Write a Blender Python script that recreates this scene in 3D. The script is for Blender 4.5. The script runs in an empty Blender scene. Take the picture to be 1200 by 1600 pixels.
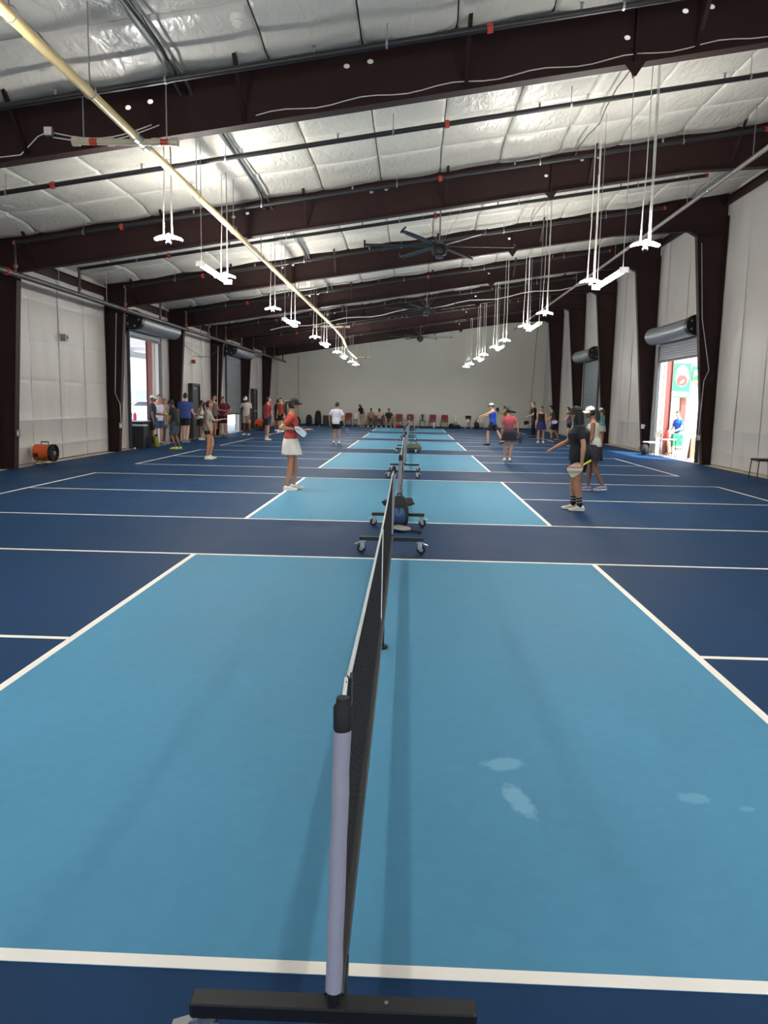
import bpy, bmesh, math, random
from mathutils import Vector, Matrix, noise
from mathutils.geometry import tessellate_polygon
random.seed(7)
SC = bpy.context.scene
COL = SC.collection
PI = math.pi

# ------------------------------------------------------------------ camera, world, sun, exposure
CAM_F, CAM_P = 1221.53, Vector((0.17681, -2.03842, 1.63956))
YAW, PITCH, ROLL = 0.0337582, 0.1391365, 0.0198690
def _cam():
    cy, sy, cp, sp = math.cos(YAW), math.sin(YAW), math.cos(PITCH), math.sin(PITCH)
    fw = Vector((-sy*cp, cy*cp, -sp)); r = Vector((cy, sy, 0)); u = r.cross(fw)
    cr, sr = math.cos(ROLL), math.sin(ROLL)
    r2 = cr*r + sr*u; u2 = -sr*r + cr*u
    cam = bpy.data.cameras.new('camera'); o = bpy.data.objects.new('camera', cam); COL.objects.link(o)
    cam.sensor_fit = 'VERTICAL'; cam.sensor_height = 36.0; cam.lens = CAM_F/1600*36.0
    cam.clip_start = 0.02; cam.clip_end = 500
    m = Matrix.Identity(4)
    for i in range(3):
        m[i][0], m[i][1], m[i][2], m[i][3] = r2[i], u2[i], -fw[i], CAM_P[i]
    o.matrix_world = m
    SC.camera = o
_cam()

SKY_STRENGTH, SUN_ENERGY, LAMP_W, STRIP_W = 0.42, 7.0, 152.0, 40.0
world = bpy.data.worlds.new('sky'); SC.world = world; world.use_nodes = True
_nt = world.node_tree
_sky = _nt.nodes.new('ShaderNodeTexSky'); _sky.sky_type = 'NISHITA'; _sky.sun_disc = False
_sky.sun_elevation = math.radians(58); _sky.sun_rotation = math.radians(150); _sky.dust_density = 2.5
_nt.links.new(_sky.outputs[0], _nt.nodes['Background'].inputs[0])
_nt.nodes['Background'].inputs[1].default_value = SKY_STRENGTH
_sl = bpy.data.lights.new('sun', 'SUN'); _sl.energy = SUN_ENERGY; _sl.angle = math.radians(0.6); _sl.color = (1, .96, .9)
_so = bpy.data.objects.new('sun', _sl); COL.objects.link(_so); _so.location = (30, -20, 40)
_so.rotation_euler = Vector((-.42, .55, -1.0)).to_track_quat('-Z', 'Y').to_euler()
SC.view_settings.view_transform = 'Standard'; SC.view_settings.look = 'None'
SC.view_settings.gamma = 1.0; SC.view_settings.use_curve_mapping = False
SC.view_settings.exposure = 1.25
SC.cycles.max_bounces = 8; SC.cycles.diffuse_bounces = 5; SC.cycles.sample_clamp_indirect = 6.0

# ------------------------------------------------------------------ materials
def lin(c):
    return tuple(((v/255)/12.92 if v/255 <= .04045 else ((v/255+.055)/1.055)**2.4) for v in c)
MATS = {}
def mat(name, rgb, rough=.6, metal=0.0, bump=None, var=None, emit=None, alpha=None, spec=None):
    if name in MATS: return MATS[name]
    m = bpy.data.materials.new(name); m.use_nodes = True; nt = m.node_tree; b = nt.nodes['Principled BSDF']
    c = lin(rgb) + (1,)
    b.inputs['Base Color'].default_value = c; b.inputs['Roughness'].default_value = rough; b.inputs['Metallic'].default_value = metal
    if spec is not None: b.inputs['Specular IOR Level'].default_value = spec
    tc = None
    if bump or var:
        tc = nt.nodes.new('ShaderNodeTexCoord')
    if var:
        sc_, amt = var[0], var[1]
        n = nt.nodes.new('ShaderNodeTexNoise'); n.inputs['Scale'].default_value = sc_; n.inputs['Detail'].default_value = 5
        nt.links.new(tc.outputs['Object'], n.inputs['Vector'])
        r = nt.nodes.new('ShaderNodeMapRange'); r.inputs[1].default_value = .3; r.inputs[2].default_value = .7
        r.inputs[3].default_value = 1-amt; r.inputs[4].default_value = 1+amt
        nt.links.new(n.outputs['Fac'], r.inputs[0])
        mx = nt.nodes.new('ShaderNodeVectorMath'); mx.operation = 'SCALE'; mx.inputs[0].default_value = c[:3]
        nt.links.new(r.outputs[0], mx.inputs['Scale']); nt.links.new(mx.outputs[0], b.inputs['Base Color'])
    if bump:
        n = nt.nodes.new('ShaderNodeTexNoise'); n.inputs['Scale'].default_value = bump[0]; n.inputs['Detail'].default_value = 4
        if len(bump) > 2:
            mp = nt.nodes.new('ShaderNodeMapping'); mp.inputs['Scale'].default_value = bump[2]
            nt.links.new(tc.outputs['Object'], mp.inputs['Vector']); nt.links.new(mp.outputs[0], n.inputs['Vector'])
            n.inputs['Distortion'].default_value = .8
        else: nt.links.new(tc.outputs['Object'], n.inputs['Vector'])
        bp = nt.nodes.new('ShaderNodeBump'); bp.inputs['Strength'].default_value = bump[1]; bp.inputs['Distance'].default_value = .05
        nt.links.new(n.outputs['Fac'], bp.inputs['Height']); nt.links.new(bp.outputs[0], b.inputs['Normal'])
    if emit:
        b.inputs['Emission Color'].default_value = lin(emit[0]) + (1,); b.inputs['Emission Strength'].default_value = emit[1]
    MATS[name] = m
    return m

STEEL = mat('maroon_steel', (43, 26, 25), .6, 0, var=(1.5, .15), spec=.2)
LINER = mat('white_liner', (181, 176, 172), .42, 0, bump=(1.3, .35, (1, 1, .35)), var=(.8, .05))
CEILM = mat('ceiling_vinyl', (196, 193, 184), .28, 0, bump=(5.5, .45, (1.5, .6, 1)), var=(.5, .04))
TAPE = mat('seam_tape', (172, 168, 163), .4)
DRYWALL = mat('back_wall_paint', (198, 197, 186), .7, 0, var=(.25, .03))
SHEET = mat('outer_sheet', (150, 150, 146), .6)
CONC = mat('bare_concrete', (190, 172, 145), .85, 0, var=(3, .12))
BLACKP = mat('black_pipe', (26, 26, 28), .45)
BLACK = mat('black_powder_coat', (16, 16, 18), .42, bump=(300, .03))
RUBBER = mat('black_rubber', (20, 20, 22), .75)
CHROME = mat('zinc', (190, 192, 195), .28, .9)
GREYSTEEL = mat('galvanised', (150, 152, 155), .4, .7)
YELLOW = mat('cream_pipe', (222, 196, 138), .4)
COUPL = mat('pipe_coupling', (176, 170, 150), .35)
REDM = mat('red_fitting', (168, 54, 38), .5)
RUST = mat('rust_red_elbow', (132, 66, 48), .55)
ROLLD = mat('roll_door_steel', (128, 134, 140), .38, .35)
WHITEFAB = mat('white_sleeve_fabric', (146, 143, 155), .85, bump=(25, .15))
TAPEW = mat('white_net_tape', (226, 226, 222), .7)
NETB = mat('net_cord', (18, 18, 20), .8)
LINEP = mat('line_paint', (240, 233, 220), .55)
LAMPM = mat('lamp_glow', (255, 252, 240), .5, emit=((253, 251, 247), LAMP_W))
STRIPM = mat('strip_glow', (255, 252, 240), .5, emit=((255, 251, 238), STRIP_W))
CORDW = mat('white_cord', (214, 212, 205), .6)
WOODM = mat('dark_frame', (38, 34, 36), .5)

# ------------------------------------------------------------------ mesh builder
class MB:
    def __init__(s): s.v = []; s.f = []
    def add(s, vs, fs):
        n = len(s.v); s.v += [Vector(v) for v in vs]; s.f += [tuple(i+n for i in f) for f in fs]; return s
    def box(s, c, d, rz=0, rx=0, ry=0):
        c = Vector(c); h = Vector(d)/2
        R = Matrix.Rotation(rz, 3, 'Z') @ Matrix.Rotation(ry, 3, 'Y') @ Matrix.Rotation(rx, 3, 'X')
        vs = [c + R @ Vector((x*h.x, y*h.y, z*h.z)) for x in (-1, 1) for y in (-1, 1) for z in (-1, 1)]
        return s.add(vs, [(0,1,3,2), (4,6,7,5), (0,4,5,1), (2,3,7,6), (0,2,6,4), (1,5,7,3)])
    def bev(s, c, d, b, rz=0):
        # box with chamfered vertical edges and top rim
        c = Vector(c); x, y, z = d[0]/2, d[1]/2, d[2]/2; R = Matrix.Rotation(rz, 3, 'Z')
        def ring(k, zz):
            X, Y = x-k, y-k
            return [c + R @ Vector(p) for p in ((-X+b,-Y,zz), (X-b,-Y,zz), (X,-Y+b,zz), (X,Y-b,zz), (X-b,Y,zz), (-X+b,Y,zz), (-X,Y-b,zz), (-X,-Y+b,zz))]
        return s.rings([ring(b*.6, -z), ring(0, -z+b*.6), ring(0, z-b*.6), ring(b*.6, z)])
    def rings(s, rs, cap=True, closed=True):
        n = len(rs[0]); vs = [p for r in rs for p in r]; fs = []
        for i in range(len(rs)-1):
            for j in range(n if closed else n-1):
                a, b = i*n+j, i*n+(j+1) % n
                fs.append((a, b, b+n, a+n))
        if cap and closed:
            fs.append(tuple(range(n-1, -1, -1))); fs.append(tuple((len(rs)-1)*n + k for k in range(n)))
        return s.add(vs, fs)
    def tube(s, pts, r, n=8, cap=True):
        pts = [Vector(p) for p in pts]
        rad = r if isinstance(r, (list, tuple)) else [r]*len(pts)
        rs = []; ref = None
        for i, p in enumerate(pts):
            t = (pts[min(i+1, len(pts)-1)] - pts[max(i-1, 0)]).normalized()
            if ref is None:
                ref = Vector((0, 0, 1)) if abs(t.z) < .9 else Vector((0, 1, 0))
                ref = (ref - t*ref.dot(t)).normalized()
            else:
                ref = (ref - t*ref.dot(t)).normalized()
            b = t.cross(ref)
            rs.append([p + rad[i]*(math.cos(2*PI*k/n)*ref + math.sin(2*PI*k/n)*b) for k in range(n)])
        return s.rings(rs, cap)
    def ell(s, c, r, nu=12, nv=8, R=None, fn=None):
        c = Vector(c); rs = []
        for i in range(nv+1):
            th = PI*(i+.0)/nv; th = min(max(th, .06), PI-.06)
            row = []
            for j in range(nu):
                ph = 2*PI*j/nu
                d = Vector((math.sin(th)*math.cos(ph), math.sin(th)*math.sin(ph), -math.cos(th)))
                p = Vector((d.x*r[0], d.y*r[1], d.z*r[2]))
                if fn: p = fn(d, p)
                row.append(c + (R @ p if R else p))
            rs.append(row)
        return s.rings(rs)
    def disc(s, c, r, h, axis='Z', n=20):
        c = Vector(c); a = {'X': Vector((1,0,0)), 'Y': Vector((0,1,0)), 'Z': Vector((0,0,1))}[axis]
        return s.tube([c - a*h/2, c + a*h/2], r, n)
    def poly(s, pts, a, b, plane='XZ', holes=()):
        # prism: polygon in plane, extruded from a to b along the third axis; holes get walls
        def P(q, t):
            return Vector((q[0], t, q[1])) if plane == 'XZ' else (Vector((t, q[0], q[1])) if plane == 'YZ' else Vector((q[0], q[1], t)))
        loops = [list(pts)] + [list(h) for h in holes]
        flat = [q for l in loops for q in l]
        tris = tessellate_polygon([[Vector((q[0], q[1], 0)) for q in l] for l in loops])
        N = len(flat); vs = [P(q, a) for q in flat] + [P(q, b) for q in flat]
        fs = [tuple(t) for t in tris] + [tuple(i+N for i in reversed(t)) for t in tris]
        k = 0
        for l in loops:
            m = len(l)
            for i in range(m): fs.append((k+i, k+(i+1) % m, k+(i+1) % m+N, k+i+N))
            k += m
        return s.add(vs, fs)

def make_mesh(name, mb, m, smooth=False):
    me = bpy.data.meshes.new(name); me.from_pydata([tuple(v) for v in mb.v], [], mb.f)
    bm = bmesh.new(); bm.from_mesh(me); bmesh.ops.recalc_face_normals(bm, faces=bm.faces); bm.to_mesh(me); bm.free()
    if m: me.materials.append(m)
    if smooth:
        me.polygons.foreach_set('use_smooth', [True]*len(me.polygons))
        try: me.set_sharp_from_angle(angle=math.radians(45))
        except Exception: pass
    me.update(); return me
def wloc(o):
    p = Vector((0, 0, 0))
    while o: p += o.location; o = o.parent
    return p
def obj(name, mb, m, parent=None, smooth=False, local=False):
    """one mesh object; vertices are in world space unless local=True (then in the parent's frame)"""
    if parent is not None and not local:
        off = wloc(parent); mb.v = [v-off for v in mb.v]
    o = bpy.data.objects.new(name, make_mesh(name, mb, m, smooth)); COL.objects.link(o)
    o.parent = parent
    return o
def tag(o, label=None, cat=None, group=None, kind=None):
    if label: o['label'] = label
    if cat: o['category'] = cat
    if group: o['group'] = group
    if kind: o['kind'] = kind
    return o
def thing(name, label, cat, loc=(0,0,0), rz=0, group=None):
    o = bpy.data.objects.new(name, None); COL.objects.link(o); o.empty_display_size = .1
    o.location = loc; o.rotation_euler = (0, 0, rz)
    return tag(o, label, cat, group)
def copy_tree(o, parent=None):
    c = o.copy(); COL.objects.link(c); c.parent = parent
    for ch in list(o.children): copy_tree(ch, c)
    return c
ORD = ['first','second','third','fourth','fifth','sixth','seventh','eighth','ninth','tenth','eleventh','twelfth','thirteenth','fourteenth','fifteenth','sixteenth']

# ------------------------------------------------------------------ dimensions
XW = 9.05; Y0, Y1 = -6.0, 51.7
FR = [2.75, 8.92, 15.12, 21.4, 27.5, 33.6, 39.7, 45.8]
BAYS = [-6.0, -3.0] + FR + [51.7]
SL = 0.155
def roof(x): return 6.30 + SL*x
def bott(x): return 5.58 + SL*x
COURT = [0, 8.614, 17.154, 25.763, 34.148, 42.79]

# ------------------------------------------------------------------ floor
def floor_mat(name, rgb, stains=(), spec=.05):
    m = bpy.data.materials.new(name); m.use_nodes = True; nt = m.node_tree; b = nt.nodes['Principled BSDF']
    tc = nt.nodes.new('ShaderNodeTexCoord')
    def noise_(scale, det=4, sx=(1,1,1)):
        mp = nt.nodes.new('ShaderNodeMapping'); mp.inputs['Scale'].default_value = sx
        nt.links.new(tc.outputs['Object'], mp.inputs[0])
        n = nt.nodes.new('ShaderNodeTexNoise'); n.inputs['Scale'].default_value = scale; n.inputs['Detail'].default_value = det
        nt.links.new(mp.outputs[0], n.inputs['Vector']); return n
    def rng(src, a, b_, c, d):
        r = nt.nodes.new('ShaderNodeMapRange'); r.inputs[1].default_value = a; r.inputs[2].default_value = b_
        r.inputs[3].default_value = c; r.inputs[4].default_value = d
        nt.links.new(src, r.inputs[0]); return r.outputs[0]
    n1 = noise_(.9, 5, (1, .45, 1)); n2 = noise_(14, 6)
    f = nt.nodes.new('ShaderNodeMath'); f.operation = 'MULTIPLY'
    nt.links.new(rng(n1.outputs[0], .3, .7, .92, 1.08), f.inputs[0]); nt.links.new(rng(n2.outputs[0], .3, .7, .97, 1.03), f.inputs[1])
    sc_ = nt.nodes.new('ShaderNodeVectorMath'); sc_.operation = 'SCALE'; sc_.inputs[0].default_value = lin(rgb)
    nt.links.new(f.outputs[0], sc_.inputs['Scale'])
    colr = sc_.outputs[0]
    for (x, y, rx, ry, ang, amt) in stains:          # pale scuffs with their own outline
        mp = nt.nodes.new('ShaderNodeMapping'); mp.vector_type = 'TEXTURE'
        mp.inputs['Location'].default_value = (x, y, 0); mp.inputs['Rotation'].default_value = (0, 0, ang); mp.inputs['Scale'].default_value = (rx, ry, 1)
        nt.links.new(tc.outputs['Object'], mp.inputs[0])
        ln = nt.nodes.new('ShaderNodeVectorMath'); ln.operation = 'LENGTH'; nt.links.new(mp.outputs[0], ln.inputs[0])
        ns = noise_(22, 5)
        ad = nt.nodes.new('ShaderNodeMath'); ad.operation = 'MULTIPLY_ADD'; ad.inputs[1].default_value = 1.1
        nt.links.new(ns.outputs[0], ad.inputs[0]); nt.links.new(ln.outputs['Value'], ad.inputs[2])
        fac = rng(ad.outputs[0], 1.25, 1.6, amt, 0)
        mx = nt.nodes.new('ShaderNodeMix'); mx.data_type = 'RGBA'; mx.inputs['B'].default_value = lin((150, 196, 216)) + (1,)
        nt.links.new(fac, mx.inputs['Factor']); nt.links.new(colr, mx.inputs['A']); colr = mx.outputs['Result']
    nt.links.new(colr, b.inputs['Base Color'])
    nt.links.new(rng(n1.outputs[0], .3, .7, .55, .66), b.inputs['Roughness'])
    b.inputs['Specular IOR Level'].default_value = spec
    bp = nt.nodes.new('ShaderNodeBump'); bp.inputs['Strength'].default_value = .06; bp.inputs['Distance'].default_value = .01
    n3 = noise_(160, 3); nt.links.new(n3.outputs[0], bp.inputs['Height']); nt.links.new(bp.outputs[0], b.inputs['Normal'])
    return m
DARKB = floor_mat('dark_blue_acrylic', (26, 57, 90), spec=.07)
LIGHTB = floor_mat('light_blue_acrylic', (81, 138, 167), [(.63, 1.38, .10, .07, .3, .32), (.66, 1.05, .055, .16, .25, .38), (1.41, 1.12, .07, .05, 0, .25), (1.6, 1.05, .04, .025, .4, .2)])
floor = tag(obj('floor', MB().box((0, (Y0+Y1)/2, -.06), (2*XW, Y1-Y0, .12)), CONC), 'blue acrylic pickleball court floor over concrete slab', kind='structure')
obj('court_surround', MB().box((0, (Y0+Y1)/2, .0012), (17.5, Y1-Y0-.1, .0024)), DARKB, floor)
LW = .051
for s in COURT:
    obj('kitchen_surface', MB().box((0, s+3.048, .0032), (4.268, 6.096, .0018)), LIGHTB, floor)
    z = .0047; h = .0016
    for y in (s+LW/2, s+6.096-LW/2):
        obj('court_line', MB().box((0, y, z), (13.412, LW, h)), LINEP, floor)
    for sx in (-1, 1):
        obj('court_line', MB().box((sx*(2.134-LW/2), s+3.048, z), (LW, 6.096-2*LW, h)), LINEP, floor)
        obj('court_line', MB().box((sx*(6.706-LW/2), s+3.048, z), (LW, 6.096-2*LW, h)), LINEP, floor)
        obj('court_line', MB().box((sx*(2.134+6.706-LW)/2, s+3.048, z), (4.572-LW, LW, h)), LINEP, floor)

# ------------------------------------------------------------------ ceiling
ceil_ = tag(obj('ceiling', MB().poly([(-9.3, roof(-9.3)+.22), (9.3, roof(9.3)+.22), (9.3, roof(9.3)+.34), (-9.3, roof(-9.3)+.34)], Y0-.2, Y1+.3), SHEET), 'sloped metal roof lined with white insulation', kind='structure')
def ceil_panel_mesh(L, W, seed):
    """one roll of roof insulation across a bay: pillows pinched along the straps and along the seams"""
    nc = max(2, round(L/1.53)); ts = (0, .018, .055, .14, .3, .5, .7, .86, .945, .982)
    ft = (0, .62, .82, .95, 1, 1, 1, .95, .82, .62)
    ys = []; fy = []
    for c in range(nc):
        for t, f in zip(ts, ft): ys.append((c+t)*L/nc); fy.append(f)
    ys.append(L); fy.append(0)
    us = (0, .012, .05, .16, .33, .5, .67, .84, .95, .988, 1); fx = (0, .6, .8, .93, 1, 1, 1, .93, .8, .6, 0)
    vs = []; fs = []; nx = len(us)
    for y, f in zip(ys, fy):
        for u, g in zip(us, fx):
            x = W*(u-.5)
            d = noise.noise(Vector((x*1.3+seed*7, y*1.1, seed)))*.014 + noise.noise(Vector((x*4+seed*3, y*2.5, seed+9)))*.006
            droop = .10*math.exp(-((y-(L-.40))/.28)**2)*(1+.25*math.sin(x*3.1+seed)) + .04*math.exp(-((y-.3)/.25)**2)
            vs.append((x, y, -(.085*f + .050*g + (d+droop)*min(1, f+.4)) + .07))
    for j in range(len(ys)-1):
        for i in range(nx-1):
            a = j*nx+i; fs.append((a, a+1, a+nx+1, a+nx))
    me = make_mesh('insulation_panel', MB().add(vs, fs), CEILM, False)
    me.polygons.foreach_set('use_smooth', [True]*len(me.polygons)); return me
NP = 15; PW = 18.0/NP
slang = math.atan(SL); cw = PW/math.cos(slang)
cms = {}
for bi in range(len(BAYS)-1):
    L = BAYS[bi+1]-BAYS[bi]
    for k in range(NP):
        key = (round(L, 2), (bi*5+k*3) % 5)
        if key not in cms: cms[key] = ceil_panel_mesh(L, cw*.99, key[1])
        o = bpy.data.objects.new('insulation_panel', cms[key]); COL.objects.link(o); o.parent = ceil_
        x = -9.0+PW*(k+.5); o.location = (x, BAYS[bi], roof(x)+.08); o.rotation_euler = (0, -slang, 0)

# ------------------------------------------------------------------ walls
def seg_wall(sx, openings, top):
    """sheet wall in x = sx*XW with rectangular openings (y0, y1, z1)"""
    mb = MB(); x = sx*(XW+.06); w = .08
    ys = [Y0-.1]
    for (a, b, z1) in openings:
        mb.box((x, (ys[-1]+a)/2, top/2), (w, a-ys[-1], top))
        mb.box((x, (a+b)/2, (z1+top)/2), (w, b-a, top-z1)); ys.append(b)
    mb.box((x, (ys[-1]+Y1+.1)/2, top/2), (w, Y1+.1-ys[-1], top))
    return mb
LD = [(22.95, 26.0, 3.62), (36.0, 39.05, 3.62)]
RD = [(22.25, 26.45, 3.70), (35.6, 38.6, 3.70)]
wall_l = tag(obj('wall_left', seg_wall(-1, LD, roof(-9.1)+.35), SHEET), 'left side wall lined with white insulation', kind='structure')
wall_r = tag(obj('wall_right', seg_wall(1, RD, roof(9.1)+.35), SHEET), 'right side wall lined with white insulation', kind='structure')
def liner(sx, ya, yb, za, zb, seed, parent):
    """one hanging strip of quilted wall insulation with soft folds and pinched girt lines"""
    nx = max(3, int((yb-ya)/.15)); zs = [za]; z = za+.3
    girts = [g for g in (.42, 1.05, 2.0, 2.95, 3.9, 4.85, 5.8, 6.75) if za+.1 < g < zb-.1]
    while z < zb-.1: zs.append(z); z += .36
    for g in girts: zs += [g-.07, g-.025, g, g+.025, g+.07]
    zs = sorted(set(round(q, 3) for q in zs+[zb])); vs = []; fs = []
    for z in zs:
        for i in range(nx+1):
            y = ya+(yb-ya)*i/nx; u = i/nx
            d = .018+.030*(max(0, math.sin(PI*u)))**.35 + .030*noise.noise(Vector((y*2.2, z*.35+seed, seed*3.1))) + .014*noise.noise(Vector((y*6, z*1.2, seed)))
            for g in girts:
                if g > 1.5: d -= (.007 if sx < 0 else .003)*math.exp(-((z-g)/.03)**2)
                else: d += (.016 if sx < 0 else .007)*math.exp(-((z-g)/.05)**2)
            vs.append((sx*(XW-.03-max(0, d)), y, z))
    for k in range(len(zs)-1):
        for i in range(nx):
            a = k*(nx+1)+i; fs.append((a, a+1, a+nx+2, a+nx+1))
    o = obj('insulation_panel', MB().add(vs, fs), LINER, parent)
    o.data.polygons.foreach_set('use_smooth', [True]*len(o.data.polygons))
    obj('seam_tape', MB().box((sx*(XW-.042), ya, (za+zb)/2), (.03, .03, zb-za)), TAPE, parent)
    return o
sd = 0
for sx, W_, OP in ((-1, wall_l, LD), (1, wall_r, RD)):
    top = roof(sx*9.0)+.05
    for bi in range(len(BAYS)-1):
        a, b = BAYS[bi], BAYS[bi+1]
        op = [q for q in OP if a < q[0] < b]
        n = 4; edges = [a+(b-a)*i/n for i in range(n+1)]
        if op:
            y0, y1, z1 = op[0]
            for (p, q, zz) in ((a, y0-.06, .04), (y0-.06, (y0+y1)/2, z1+.05), ((y0+y1)/2, y1+.06, z1+.05), (y1+.06, b, .04)):
                sd += 1; liner(sx, p, q, zz, top, sd, W_)
        else:
            for i in range(n):
                sd += 1; liner(sx, edges[i], edges[i+1], .04, top, sd, W_)
wall_b = tag(obj('wall_back', MB().poly([(-9.2, 0), (9.2, 0), (9.2, roof(9.2)+.3), (-9.2, roof(-9.2)+.3)], Y1, Y1+.12), DRYWALL), 'plain pale grey end wall behind the far chairs', kind='structure')
for x in (-7.1, 7.45):
    obj('wall_joint', MB().box((x, Y1-.004, (roof(x)-.2)/2), (.012, .008, roof(x)-.2)), TAPE, wall_b)
_h1 = [(-6.2, .001), (-1.6, .001), (-1.6, 3.7), (-6.2, 3.7)]; _h2 = [(1.6, .001), (6.2, .001), (6.2, 3.7), (1.6, 3.7)]
mb = MB()
for (xa, xb, za) in ((-9.2, -6.2, 0), (-1.6, 1.6, 0), (6.2, 9.2, 0), (-6.2, -1.6, 3.7), (1.6, 6.2, 3.7)):  # wall pieces leave two added openings, out of view, that let in soft daylight
    mb.poly([(xa, za), (xb, za), (xb, roof(xb)+.3), (xa, roof(xa)+.3)], Y0-.12, Y0)
tag(obj('wall_front', mb, DRYWALL), 'unseen end wall behind the camera with two doorways added for fill daylight', kind='structure')
tag(obj('baseboard_back', MB().box((0, Y1-.02, .05), (18, .03, .1)), mat('dark_base', (60, 66, 78), .7)), 'dark strip along foot of back wall', kind='structure')

# ------------------------------------------------------------------ steel frames
def ring_pts(cx, cz, rx, rz, n=10): return [(cx+rx*math.cos(2*PI*k/n), cz+rz*math.sin(2*PI*k/n)) for k in range(n)]
HOLES = [(-3.42, .50), (-3.72, .47), (-.80, .55), (-.49, .56), (2.83, .35), (3.55, .56), (3.88, .56)]
frame0 = None
frame_lab = ['overhead beside the nearest lamps', 'nearest the camera, with loose wiring', 'second from the camera, by the orange drum fan',
 'third from the camera, before the open doors', 'fourth from the camera, past the open doors', 'fifth from the camera, this side of the closed roll doors', 'sixth from the camera, past the closed roll doors', 'farthest, nearest the pale end wall']
def make_frame(Y):
    t = thing('rigid_frame', 'x', 'steel frame', (0, Y, 0), 0, 'maroon steel frames across the hall')
    B = [(-8.41, bott(-8.41)), (5.8, bott(5.8)), (8.0, 6.60), (8.12, 6.56)]
    web = [(-8.97, roof(-8.97)-.0), (-8.97, bott(-8.41)-.1), (-8.41, bott(-8.41)-.1)] + B + [(8.97, 6.56), (8.97, roof(8.97))]
    web = [(-8.97, bott(-8.41)), (-8.41, bott(-8.41)), (5.8, bott(5.8)), (7.9, 6.62), (8.1, 6.56), (8.97, 6.56), (8.97, roof(8.97)), (-8.97, roof(-8.97))]
    holes = [ring_pts(x, bott(x)+dz, .042, .032) for x, dz in HOLES]
    obj('rafter_web', MB().poly(web, Y-.006, Y+.006, holes=holes), STEEL, t)
    def fl(name, p, q, th=.016, wd=.20):
        p, q = Vector((p[0], 0, p[1])), Vector((q[0], 0, q[1])); d = (q-p).normalized(); n = Vector((-d.z, 0, d.x))*th/2
        mb = MB(); vs = []
        for yy in (Y-wd/2, Y+wd/2):
            for c, s in ((p, 1), (q, 1), (q, -1), (p, -1)): vs.append(Vector((c.x, yy, c.z)) + n*s)
        mb.add(vs, [(0,1,2,3), (7,6,5,4), (0,4,5,1), (1,5,6,2), (2,6,7,3), (3,7,4,0)])
        return obj(name, mb, STEEL, t)
    fl('bottom_flange', (-8.41, bott(-8.41)), (5.8, bott(5.8))); fl('bottom_flange', (5.8, bott(5.8)), (7.9, 6.62)); fl('bottom_flange', (7.9, 6.62), (8.12, 6.5))
    fl('top_flange', (-8.97, roof(-8.97)-.01), (8.97, roof(8.97)-.01))
    # columns: tapered webs with inner and outer flanges
    for sx, xi0, xi1, zt in ((-1, -8.66, -8.41, bott(-8.41)), (1, 8.74, 8.12, 6.56)):
        c = obj('column_web', MB().poly([(xi0, 0.005), (sx*8.96, 0.005), (sx*8.96, zt), (xi1, zt)], Y-.006, Y+.006), STEEL, t)
        fl('column_inner_flange', (xi0, .005), (xi1, zt)); fl('column_outer_flange', (sx*8.965, .005), (sx*8.965, zt+.5))
        obj('base_plate', MB().box(((xi0+sx*8.97)/2, Y, .011), (abs(sx*8.97-xi0)+.03, .23, .016)), STEEL, t)
        for zz in (zt-.02,):
            obj('stiffener', MB().box(((xi1+sx*8.96)/2, Y, zz), (abs(sx*8.96-xi1), .18, .014)), STEEL, t)
    # flange braces up to the roof on the near side
    for x in (-8.0, -5.1, -2.15, .78, 3.72, 6.6):
        a = Vector((x, Y-.03, bott(x)+.06)); b = Vector((x-.02, Y-.62, roof(x)-.03))
        d = b-a; L = d.length; ang = math.atan2(d.z, d.y)
        mb = MB(); mid = (a+b)/2
        mb.box(mid, (.05, L, .006), rx=ang); mb.box(mid+Vector((.025, 0, .02)), (.006, L, .045), rx=ang)
        obj('flange_brace', mb, STEEL, t)
    # bolted splice with a pointed gusset below the flange
    x = 2.93; mb = MB().poly([(x-.012, bott(x)-.02), (x+.012, bott(x)-.02), (x+.012, roof(x)-.03), (x-.012, roof(x)-.03)], Y-.1, Y+.1)
    sp = obj('splice_plate', mb, STEEL, t)
    obj('gusset', MB().poly([(x-.13, bott(x)-.01-.13*SL), (x+.13, bott(x)-.01+.13*SL), (x+.015, bott(x)-.17), (x-.015, bott(x)-.17)], Y-.105, Y-.095), STEEL, t)
    obj('gusset', MB().poly([(Y-.1, bott(x)-.01), (Y+.1, bott(x)-.01), (Y, bott(x)-.16)], x-.006, x+.006, 'YZ'), STEEL, t)
    for dz in (.1, .2, .5, .6):
        for dx in (-.05, .05): obj('bolt', MB().disc((x+dx, Y-.012, bott(x)+dz), .013, .02, 'Y', 6), STEEL, sp)
    return t
for i, Y in enumerate(FR):
    if frame0 is None: frame0 = make_frame(Y); f = frame0
    else:
        f = copy_tree(frame0); f.location = (0, Y, 0)
    f['label'] = 'maroon tapered steel roof frame, ' + frame_lab[i]
# eave beams along the walls
def eave(sx, lab):
    x = sx*8.93; z = roof(sx*8.95)-.24
    mb = MB().box((x, 22.8, z), (.012, 57, .22)); mb.box((x-sx*.04, 22.8, z-.105), (.09, 57, .012)); mb.box((x-sx*.04, 22.8, z+.105), (.09, 57, .012))
    tag(obj('trim_1' if sx < 0 else 'trim_2', mb, STEEL), lab, kind='structure')
eave(-1, 'maroon eave beam along top of left wall'); eave(1, 'maroon eave beam along top of right wall')

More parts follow.
